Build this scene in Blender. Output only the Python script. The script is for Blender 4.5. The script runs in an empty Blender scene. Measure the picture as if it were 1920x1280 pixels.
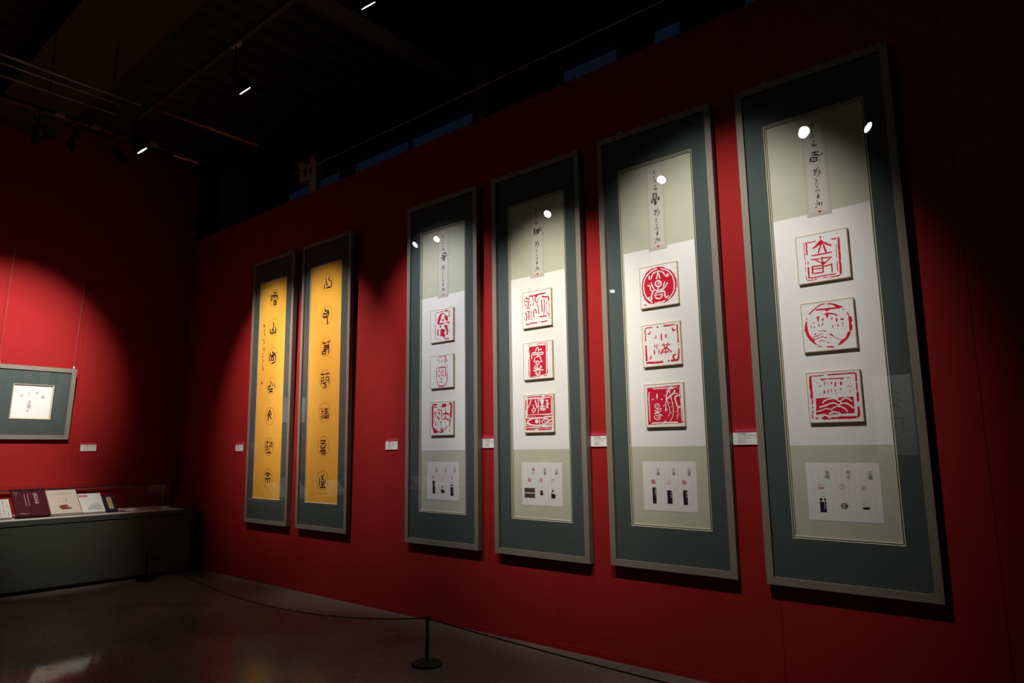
import bpy, math, random
from mathutils import Vector, Matrix
from mathutils.geometry import tessellate_polygon

scene = bpy.context.scene
COL = scene.collection
PI = math.pi

# ---------------------------------------------------------------- camera
def make_camera():
    yaw, pitch, roll = -0.7012451, 0.1575922, -0.0086940
    f = Vector((math.sin(yaw)*math.cos(pitch), math.cos(yaw)*math.cos(pitch), math.sin(pitch)))
    r = Vector((math.cos(yaw), -math.sin(yaw), 0.0))
    u = r.cross(f)
    r2 = r*math.cos(roll) + u*math.sin(roll)
    u2 = u*math.cos(roll) - r*math.sin(roll)
    cd = bpy.data.cameras.new('camera')
    cd.sensor_fit = 'HORIZONTAL'; cd.sensor_width = 36.0
    cd.lens = 1277.39*36.0/1920.0
    cd.clip_start = 0.05; cd.clip_end = 100
    co = bpy.data.objects.new('camera', cd); COL.objects.link(co)
    m = Matrix((( r2.x, u2.x, -f.x, 9.5131), (r2.y, u2.y, -f.y, -4.2533), (r2.z, u2.z, -f.z, 1.4438), (0, 0, 0, 1)))
    co.matrix_world = m
    scene.camera = co
make_camera()

# ---------------------------------------------------------------- world: dusk sky, seen only through the clerestory windows
w = bpy.data.worlds.new('dusk_sky'); scene.world = w; w.use_nodes = True
bg = w.node_tree.nodes['Background']
bg.inputs['Color'].default_value = (0.16, 0.32, 0.66, 1)
bg.inputs['Strength'].default_value = 0.015

scene.view_settings.view_transform = 'Standard'
scene.view_settings.look = 'None'
scene.view_settings.gamma = 1.0
scene.view_settings.use_curve_mapping = False
scene.view_settings.exposure = 0.0

# track spotlights: lens position, aim point, watts, half angle (deg), blend, colour
WARM = (1.0, 0.935, 0.825); NEUT = (0.95, 0.955, 1.0); SOFT = (1.0, 0.96, 0.90)
SPOTS = [
    # label, lens, aim, watts, half angle, blend, colour, track height
    ('black track spotlight over the corner, turned to the square frame', (2.67, -2.36, 4.19), (0.0, -2.10, 2.48), 940, 24.5, 1.0, SOFT, 4.425),
    ('black track spotlight aimed down into the display case', (2.68, -2.62, 4.16), (0.55, -1.72, 0.85), 430, 14, 1.0, SOFT, 4.425),
    ('black track spotlight aimed at the left golden scroll', (2.70, -1.93, 4.20), (2.20, 0.0, 2.28), 430, 24, 0.95, WARM, 4.425),
    ('black track spotlight with a bright lens beside the corner lighting track', (3.12, -1.93, 4.19), (3.33, 0.0, 2.14), 390, 27, 0.95, WARM, 4.445),
    ('black track spotlight hanging at the upper left above the first white scroll', (4.97, -1.93, 4.10), (5.10, 0.0, 2.26), 245, 28, 0.8, NEUT, 4.445),
    ('black track spotlight at the top edge, aimed at the brightest scroll', (6.43, -1.93, 4.12), (6.36, 0.0, 2.14), 405, 24.5, 1.0, WARM, 4.445),
    ('black track spotlight over the floor in front of the two right scrolls', (7.84, -1.93, 4.19), (7.66, 0.0, 2.18), 310, 31.5, 0.95, SOFT, 4.445),
    ('black track spotlight turned away to the right of the scrolls', (8.34, -1.93, 4.06), (11.6, -1.5, 1.3), 50, 20, 0.95, SOFT, 4.445),
    ('black track spotlight on the far track over the open floor', (2.85, -6.74, 4.28), (3.5, -4.6, 0.0), 60, 20, 0.95, SOFT, 4.445),
]
# ---------------------------------------------------------------- helpers
def tag(o, label=None, cat=None, group=None, kind=None):
    if label: o['label'] = label
    if cat: o['category'] = cat
    if group: o['group'] = group
    if kind: o['kind'] = kind
    return o

def empty(name, loc=(0, 0, 0), rot=(0, 0, 0)):
    o = bpy.data.objects.new(name, None); COL.objects.link(o)
    o.location = loc; o.rotation_euler = rot; o.empty_display_size = 0.1
    return o

class MB:
    """collects geometry and links it as one mesh object"""
    def __init__(s): s.v = []; s.f = []; s.mi = []; s.cur = 0
    def face(s, idx): s.f.append(idx); s.mi.append(s.cur)
    def box(s, x0, x1, y0, y1, z0, z1):
        n = len(s.v)
        s.v += [(x0,y0,z0),(x1,y0,z0),(x1,y1,z0),(x0,y1,z0),(x0,y0,z1),(x1,y0,z1),(x1,y1,z1),(x0,y1,z1)]
        for q in ((0,3,2,1),(4,5,6,7),(0,1,5,4),(1,2,6,5),(2,3,7,6),(3,0,4,7)): s.face([n+i for i in q])
        return s
    def prism(s, poly, y0, y1, poly1=None):
        """poly in x,z ; front at y0, back at y1 (counter-clockwise seen from -y)"""
        n = len(s.v); k = len(poly); poly1 = poly1 or poly
        s.v += [(x, y0, z) for x, z in poly] + [(x, y1, z) for x, z in poly1]
        s.face([n+i for i in range(k)]); s.face([n+k+i for i in reversed(range(k))])
        for i in range(k):
            j = (i+1) % k; s.face([n+j, n+i, n+k+i, n+k+j])
        return s
    def rect(s, x0, x1, z0, z1, y):
        n = len(s.v); s.v += [(x0,y,z0),(x1,y,z0),(x1,y,z1),(x0,y,z1)]; s.face([n,n+1,n+2,n+3]); return s
    def tube(s, pts, r, seg=10, cap=True):
        pts = [Vector(p) for p in pts]; rings = []
        up = Vector((0, 0, 1)); prev = None
        for i, p in enumerate(pts):
            d = (pts[min(i+1, len(pts)-1)] - pts[max(i-1, 0)]).normalized()
            if prev is None:
                a = d.cross(up if abs(d.z) < .95 else Vector((1, 0, 0))).normalized()
            else:
                a = (prev - d*prev.dot(d)).normalized()
            prev = a; b = d.cross(a)
            rr = r[i] if isinstance(r, (list, tuple)) else r
            n = len(s.v); rings.append(n)
            for k in range(seg):
                t = 2*PI*k/seg; q = p + (a*math.cos(t) + b*math.sin(t))*rr; s.v.append(tuple(q))
        for i in range(len(rings)-1):
            for k in range(seg):
                j = (k+1) % seg; s.face([rings[i]+k, rings[i]+j, rings[i+1]+j, rings[i+1]+k])
        if cap:
            s.face([rings[0]+k for k in reversed(range(seg))]); s.face([rings[-1]+k for k in range(seg)])
        return s
    def lathe(s, prof, seg=32, origin=(0, 0, 0), axis=None):
        """profile (radius, height) along axis (default +z)"""
        axis = Vector(axis).normalized() if axis is not None else Vector((0, 0, 1))
        a = axis.cross(Vector((0, 0, 1)) if abs(axis.z) < .95 else Vector((1, 0, 0))).normalized(); b = axis.cross(a)
        o = Vector(origin); rings = []
        for r, h in prof:
            n = len(s.v); rings.append(n)
            for k in range(seg):
                t = 2*PI*k/seg; s.v.append(tuple(o + axis*h + (a*math.cos(t) + b*math.sin(t))*r))
        for i in range(len(rings)-1):
            for k in range(seg):
                j = (k+1) % seg; s.face([rings[i]+k, rings[i]+j, rings[i+1]+j, rings[i+1]+k])
        if prof[0][0] > 1e-5: s.face([rings[0]+k for k in reversed(range(seg))])
        if prof[-1][0] > 1e-5: s.face([rings[-1]+k for k in range(seg)])
        return s
    def build(s, name, mat, parent=None, smooth=False, loc=None, rot=None):
        me = bpy.data.meshes.new(name); me.from_pydata(s.v, [], s.f); 
        mats = mat if isinstance(mat, (list, tuple)) else [mat]
        for m in mats: me.materials.append(m)
        if len(mats) > 1: me.polygons.foreach_set('material_index', s.mi)
        if smooth: me.polygons.foreach_set('use_smooth', [True]*len(me.polygons))
        me.update()
        o = bpy.data.objects.new(name, me); COL.objects.link(o)
        if parent: o.parent = parent
        if loc: o.location = loc
        if rot: o.rotation_euler = rot
        return o

def link_copy(o, parent, loc=None, scale=None, name=None):
    c = o.copy(); COL.objects.link(c); c.parent = parent
    if loc is not None: c.location = loc
    if scale is not None: c.scale = scale
    if name: c.name = name
    return c

# ---------------------------------------------------------------- materials
def new_mat(name):
    m = bpy.data.materials.new(name); m.use_nodes = True
    nt = m.node_tree; b = nt.nodes['Principled BSDF']
    return m, nt, b

def plain(name, col, rough=0.7, spec=0.3, metal=0.0, noise=0.0, nscale=40, bump=0.0, stretch=None):
    m, nt, b = new_mat(name)
    b.inputs['Base Color'].default_value = (*col, 1); b.inputs['Roughness'].default_value = rough
    b.inputs['Specular IOR Level'].default_value = spec; b.inputs['Metallic'].default_value = metal
    if noise or bump:
        tc = nt.nodes.new('ShaderNodeTexCoord'); mp = nt.nodes.new('ShaderNodeMapping')
        nt.links.new(tc.outputs['Object'], mp.inputs['Vector'])
        mp.inputs['Scale'].default_value = stretch or (1, 1, 1)
        nz = nt.nodes.new('ShaderNodeTexNoise'); nz.inputs['Scale'].default_value = nscale; nz.inputs['Detail'].default_value = 4
        nt.links.new(mp.outputs['Vector'], nz.inputs['Vector'])
        if noise:
            rp = nt.nodes.new('ShaderNodeValToRGB')
            rp.color_ramp.elements[0].position = 0.3; rp.color_ramp.elements[1].position = 0.7
            rp.color_ramp.elements[0].color = (*[c*(1-noise) for c in col], 1)
            rp.color_ramp.elements[1].color = (*[min(1, c*(1+noise)) for c in col], 1)
            nt.links.new(nz.outputs['Fac'], rp.inputs['Fac']); nt.links.new(rp.outputs['Color'], b.inputs['Base Color'])
        if bump:
            bp = nt.nodes.new('ShaderNodeBump'); bp.inputs['Strength'].default_value = bump; bp.inputs['Distance'].default_value = 0.002
            nt.links.new(nz.outputs['Fac'], bp.inputs['Height']); nt.links.new(bp.outputs['Normal'], b.inputs['Normal'])
    return m

def glass_mat(name, ior=1.5, tint=(1, 1, 1), rough=0.0):
    m = bpy.data.materials.new(name); m.use_nodes = True; nt = m.node_tree
    for n in list(nt.nodes): nt.nodes.remove(n)
    out = nt.nodes.new('ShaderNodeOutputMaterial'); mix = nt.nodes.new('ShaderNodeMixShader')
    tr = nt.nodes.new('ShaderNodeBsdfTransparent'); gl = nt.nodes.new('ShaderNodeBsdfGlossy')
    fr = nt.nodes.new('ShaderNodeFresnel'); geo = nt.nodes.new('ShaderNodeNewGeometry')
    inv = nt.nodes.new('ShaderNodeMath'); inv.operation = 'SUBTRACT'; inv.inputs[0].default_value = 1
    mul = nt.nodes.new('ShaderNodeMath'); mul.operation = 'MULTIPLY'
    fr.inputs['IOR'].default_value = ior; gl.inputs['Roughness'].default_value = rough
    tr.inputs['Color'].default_value = (*tint, 1)
    nt.links.new(geo.outputs['Backfacing'], inv.inputs[1]); nt.links.new(fr.outputs['Fac'], mul.inputs[0]); nt.links.new(inv.outputs[0], mul.inputs[1])
    nt.links.new(mul.outputs[0], mix.inputs['Fac']); nt.links.new(tr.outputs[0], mix.inputs[1]); nt.links.new(gl.outputs[0], mix.inputs[2])
    nt.links.new(mix.outputs[0], out.inputs['Surface'])
    return m

def emit_mat(name, col, strength):
    m = bpy.data.materials.new(name); m.use_nodes = True; nt = m.node_tree
    for n in list(nt.nodes): nt.nodes.remove(n)
    out = nt.nodes.new('ShaderNodeOutputMaterial'); e = nt.nodes.new('ShaderNodeEmission')
    e.inputs['Color'].default_value = (*col, 1); e.inputs['Strength'].default_value = strength
    nt.links.new(e.outputs[0], out.inputs['Surface']); return m

def floor_mat():
    m, nt, b = new_mat('polished_concrete')
    tc = nt.nodes.new('ShaderNodeTexCoord')
    n1 = nt.nodes.new('ShaderNodeTexNoise'); n1.inputs['Scale'].default_value = 0.9; n1.inputs['Detail'].default_value = 8; n1.inputs['Roughness'].default_value = .65
    n2 = nt.nodes.new('ShaderNodeTexNoise'); n2.inputs['Scale'].default_value = 45; n2.inputs['Detail'].default_value = 3
    vo = nt.nodes.new('ShaderNodeTexVoronoi'); vo.inputs['Scale'].default_value = 70
    for n in (n1, n2, vo): nt.links.new(tc.outputs['Object'], n.inputs['Vector'])
    r1 = nt.nodes.new('ShaderNodeValToRGB'); r1.color_ramp.elements[0].position = .3; r1.color_ramp.elements[1].position = .72
    r1.color_ramp.elements[0].color = (0.105, 0.088, 0.074, 1); r1.color_ramp.elements[1].color = (0.22, 0.19, 0.162, 1)
    nt.links.new(n1.outputs['Fac'], r1.inputs['Fac'])
    r2 = nt.nodes.new('ShaderNodeValToRGB'); r2.color_ramp.elements[0].position = .35; r2.color_ramp.elements[1].position = .7
    r2.color_ramp.elements[0].color = (.68, .68, .68, 1); r2.color_ramp.elements[1].color = (1.2, 1.2, 1.2, 1)
    nt.links.new(n2.outputs['Fac'], r2.inputs['Fac'])
    mx = nt.nodes.new('ShaderNodeMix'); mx.data_type = 'RGBA'; mx.blend_type = 'MULTIPLY'; mx.inputs['Factor'].default_value = 1
    nt.links.new(r1.outputs['Color'], mx.inputs['A']); nt.links.new(r2.outputs['Color'], mx.inputs['B'])
    r3 = nt.nodes.new('ShaderNodeValToRGB'); r3.color_ramp.elements[0].position = .02; r3.color_ramp.elements[1].position = .10
    r3.color_ramp.elements[0].color = (.20, .18, .16, 1); r3.color_ramp.elements[1].color = (0, 0, 0, 1)
    nt.links.new(vo.outputs['Distance'], r3.inputs['Fac'])
    ad = nt.nodes.new('ShaderNodeMix'); ad.data_type = 'RGBA'; ad.blend_type = 'ADD'; ad.inputs['Factor'].default_value = .5
    nt.links.new(mx.outputs['Result'], ad.inputs['A']); nt.links.new(r3.outputs['Color'], ad.inputs['B'])
    nt.links.new(ad.outputs['Result'], b.inputs['Base Color'])
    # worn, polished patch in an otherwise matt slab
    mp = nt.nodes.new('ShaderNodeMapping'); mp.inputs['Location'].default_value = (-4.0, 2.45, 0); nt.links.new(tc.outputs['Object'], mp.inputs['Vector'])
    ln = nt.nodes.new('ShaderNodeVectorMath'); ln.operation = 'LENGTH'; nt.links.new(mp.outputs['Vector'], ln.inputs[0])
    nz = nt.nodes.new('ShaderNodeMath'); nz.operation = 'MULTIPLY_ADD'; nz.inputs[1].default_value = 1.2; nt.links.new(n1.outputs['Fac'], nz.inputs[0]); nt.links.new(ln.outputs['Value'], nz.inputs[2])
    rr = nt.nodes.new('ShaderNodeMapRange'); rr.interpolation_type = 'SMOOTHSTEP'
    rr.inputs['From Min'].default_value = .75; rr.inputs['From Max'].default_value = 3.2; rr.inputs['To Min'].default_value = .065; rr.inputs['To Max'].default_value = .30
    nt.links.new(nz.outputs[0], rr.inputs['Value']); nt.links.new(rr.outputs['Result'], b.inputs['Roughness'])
    b.inputs['Specular IOR Level'].default_value = .4
    bp = nt.nodes.new('ShaderNodeBump'); bp.inputs['Strength'].default_value = .09; bp.inputs['Distance'].default_value = .0008
    nt.links.new(n2.outputs['Fac'], bp.inputs['Height']); nt.links.new(bp.outputs['Normal'], b.inputs['Normal'])
    return m

M = {}
M['wall'] = plain('red_wall_paint', (0.270, 0.0108, 0.0108), .80, .15, noise=.05, nscale=6, bump=.05)
M['farwall'] = plain('dark_far_wall', (0.05, 0.008, 0.008), .85, .1)
M['wallcore'] = plain('dark_wall_core', (0.08, 0.006, 0.006), .9, .1)
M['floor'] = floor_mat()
M['ceil'] = plain('dark_deck', (0.030, 0.029, 0.025), .8, .2, noise=.2, nscale=3)
M['beam'] = plain('painted_steel', (0.042, 0.040, 0.033), .7, .3, noise=.15, nscale=5)
M['black'] = plain('black_metal', (0.006, 0.006, 0.006), .55, .3)
M['blackrubber'] = plain('black_cord', (0.01, 0.01, 0.01), .8, .2)
M['steel'] = plain('bright_steel', (0.85, 0.83, 0.80), .35, .5, metal=.4)
M['pipe'] = plain('dull_conduit', (0.20, 0.18, 0.16), .5, .4, metal=.5)
M['copper'] = plain('red_painted_pipe', (0.35, 0.12, 0.06), .45, .4, metal=.3)
M['woodv'] = plain('taupe_veneer_upright', (0.20, 0.170, 0.135), .55, .3, noise=.16, nscale=9, stretch=(22, 22, 1.2), bump=.08)
M['woodh'] = plain('taupe_veneer_level', (0.20, 0.170, 0.135), .55, .3, noise=.16, nscale=9, stretch=(1.2, 22, 22), bump=.08)
M['mat'] = plain('slate_green_mat_board', (0.068, 0.086, 0.083), .85, .15, noise=.04, nscale=300)
M['bevel'] = plain('cream_mat_bevel', (0.62, 0.56, 0.40), .7, .2)
M['sage'] = plain('sage_paper', (0.51, 0.52, 0.405), .85, .1, noise=.03, nscale=12)
M['paper'] = plain('white_paper', (0.80, 0.785, 0.76), .85, .1)
M['strip'] = plain('strip_silk', (0.50, 0.465, 0.40), .85, .1)
M['stripin'] = plain('strip_paper', (0.565, 0.545, 0.47), .85, .1)
M['sheet'] = plain('note_paper', (0.76, 0.73, 0.70), .85, .1)
M['rule'] = plain('faint_rule_line', (0.53, 0.50, 0.47), .85, .1)
M['gold'] = plain('golden_scroll_silk', (0.86, 0.435, 0.06), .75, .15, noise=.05, nscale=60, stretch=(1, 1, 6))
M['ring'] = plain('brown_medallion_line', (0.58, 0.265, 0.045), .8, .1)
M['ink'] = plain('black_ink', (0.012, 0.011, 0.012), .7, .2)
M['grey'] = plain('grey_rubbing', (0.10, 0.10, 0.095), .8, .2, noise=.6, nscale=90)
M['red'] = plain('cinnabar_print', (0.60, 0.012, 0.042), .75, .15)
M['tan'] = plain('tan_panel_edge', (0.56, 0.40, 0.23), .5, .3, noise=.1, nscale=12, stretch=(8, 8, 8))
M['card'] = plain('white_card', (0.82, 0.81, 0.785), .8, .12)
M['glass'] = glass_mat('picture_glazing', 1.72)
M['caseglass'] = glass_mat('case_glazing', 1.45)
M['label'] = plain('label_white', (0.72, 0.69, 0.67), .6, .25)
M['labelred'] = plain('label_red', (0.40, 0.008, 0.028), .55, .3)
M['labelgold'] = plain('label_gold_print', (0.62, 0.24, 0.12), .6, .3)
M['labelpink'] = plain('label_pale_print', (0.55, 0.16, 0.16), .6, .3)
M['case'] = plain('case_dark_green', (0.060, 0.068, 0.058), .6, .3, noise=.05, nscale=8)
M['deck'] = plain('case_deck_cloth', (0.66, 0.62, 0.57), .85, .1)
M['alu'] = plain('case_aluminium', (0.42, 0.40, 0.38), .4, .4, metal=.6)
M['maroon'] = plain('maroon_cover', (0.075, 0.008, 0.018), .35, .5)
M['cream'] = plain('cream_cover', (0.66, 0.56, 0.45), .6, .3)
M['white'] = plain('white_cover', (0.74, 0.74, 0.68), .5, .3)
M['navy'] = plain('navy_cover', (0.012, 0.014, 0.035), .6, .3)
M['goldlabel'] = plain('gold_title_slip', (0.58, 0.43, 0.16), .6, .3)
M['brown'] = plain('red_brown_print', (0.22, 0.05, 0.03), .7, .2)
M['palegrey'] = plain('pale_grey_print', (0.50, 0.50, 0.47), .7, .2)
M['silver'] = plain('silver_foil', (0.60, 0.50, 0.45), .4, .5)
M['pink'] = plain('leaflet_pink', (0.62, 0.42, 0.42), .7, .2)
M['beige'] = plain('beige_plastic', (0.30, 0.24, 0.20), .6, .3)
M['lensdark'] = plain('lamp_head_glass', (0.25, 0.18, 0.15), .1, .8, metal=.4)
M['lens'] = emit_mat('lamp_lens_glow', (1.0, 0.97, 0.92), 20)
M['winframe'] = plain('window_frame', (0.10, 0.11, 0.12), .6, .3)

# ---------------------------------------------------------------- brush strokes
def parse(enc):
    out = []
    for tok in enc.split():
        hd, pts = tok.split(':')
        out.append((hd[0], hd[1], float(hd[2:] or 0), [tuple(map(float, p.split('/'))) for p in pts.split(',')]))
    return out

def smooth_line(pts, step):
    if len(pts) == 2:
        (x0, y0), (x1, y1) = pts; n = max(3, int(math.hypot(x1-x0, y1-y0)/step))
        return [(x0+(x1-x0)*i/n, y0+(y1-y0)*i/n) for i in range(n+1)]
    P = [pts[0]] + list(pts) + [pts[-1]]; out = []
    for i in range(1, len(P)-2):
        p0, p1, p2, p3 = P[i-1], P[i], P[i+1], P[i+2]
        n = max(2, int(math.hypot(p2[0]-p1[0], p2[1]-p1[1])/step))
        for k in range(n):
            t = k/n
            out.append(tuple(.5*(2*p1[j] + (p2[j]-p0[j])*t + (2*p0[j]-5*p1[j]+4*p2[j]-p3[j])*t*t + (3*p1[j]-p0[j]-3*p2[j]+p3[j])*t**3) for j in (0, 1)))
    out.append(pts[-1]); return out

def stroke(mb, pts, w, y, rng, rough, step, f):
    L = smooth_line(pts, step); n = len(L); base = len(mb.v)
    for i, (x, z) in enumerate(L):
        x0, z0 = L[max(i-1, 0)]; x1, z1 = L[min(i+1, n-1)]
        dx, dz = x1-x0, z1-z0; l = math.hypot(dx, dz) or 1; nx, nz = -dz/l, dx/l
        hw = w/2*(0.7 if i in (0, n-1) else 1.0)
        a = hw*(1+rough*(rng.random()*2-1)); b = hw*(1+rough*(rng.random()*2-1))
        ex = ez = 0
        if i == 0: ex, ez = -dx/l*hw*.5, -dz/l*hw*.5
        if i == n-1: ex, ez = dx/l*hw*.5, dz/l*hw*.5
        p = f(x+nx*a+ex, z+nz*a+ez); q = f(x-nx*b+ex, z-nz*b+ez)
        mb.v += [(p[0], y, p[1]), (q[0], y, q[1])]
    for i in range(n-1): mb.face([base+2*i, base+2*i+1, base+2*i+3, base+2*i+2])

def blob(mb, pts, y, rng, jit, step, f):
    L = []
    for i in range(len(pts)):
        (x0, z0), (x1, z1) = pts[i], pts[(i+1) % len(pts)]
        n = max(1, int(math.hypot(x1-x0, z1-z0)/step))
        for k in range(n): L.append((x0+(x1-x0)*k/n + jit*(rng.random()*2-1), z0+(z1-z0)*k/n + jit*(rng.random()*2-1)))
    base = len(mb.v)
    for x, z in L:
        p = f(x, z); mb.v.append((p[0], y, p[1]))
    for tri in tessellate_polygon([[Vector((x, z, 0)) for x, z in L]]): mb.face([base+i for i in tri])

def draw(mb, enc, f, y, layer, seed=1, rough=.25, step=22, jit=4, slot={'r': 0, 'w': 1}):
    rng = random.Random(seed)
    for c, k, w, pts in parse(enc):
        mb.cur = slot.get(c, 0); yy = y - layer*(1 if c == 'w' else 0)
        if k == 'S': stroke(mb, pts, w, yy, rng, rough, step, f)
        else: blob(mb, pts, yy, rng, jit, step, f)
    mb.cur = 0

_txt = {}
def text_shape(body, size=1.0):
    """outline of printed characters as (verts, faces), bottom-left origin, from the built-in font"""
    if body not in _txt:
        cu = bpy.data.curves.new('lettering', 'FONT'); cu.body = body; cu.size = 1.0; cu.resolution_u = 1
        o = bpy.data.objects.new('lettering', cu); COL.objects.link(o)
        dg = bpy.context.evaluated_depsgraph_get()
        me = bpy.data.meshes.new_from_object(o.evaluated_get(dg))
        vs = [tuple(v.co) for v in me.vertices]; fs = [list(p.vertices) for p in me.polygons]
        bpy.data.objects.remove(o); bpy.data.curves.remove(cu); bpy.data.meshes.remove(me)
        _txt[body] = (vs, fs)
    return _txt[body]

def write(mb, body, x, z, y, size, squeeze=1.0, center=False, fatten=0):
    vs, fs = text_shape(body); n = len(mb.v)
    if not vs: return
    ox = min(v[0] for v in vs); wx = max(v[0] for v in vs) - ox
    sh = -wx*size*squeeze/2 if center else 0
    mb.v += [(x+sh+(v[0]-ox)*size*squeeze, y, z+v[1]*size) for v in vs]
    for q in fs: mb.face([n+i for i in q])

def write_column(mb, body, x, ztop, y, size, gap=1.15):
    for i, ch in enumerate(body):
        if ch != ' ': write(mb, ch, x, ztop-size*(i*gap+.85), y, size, center=True)

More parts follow.
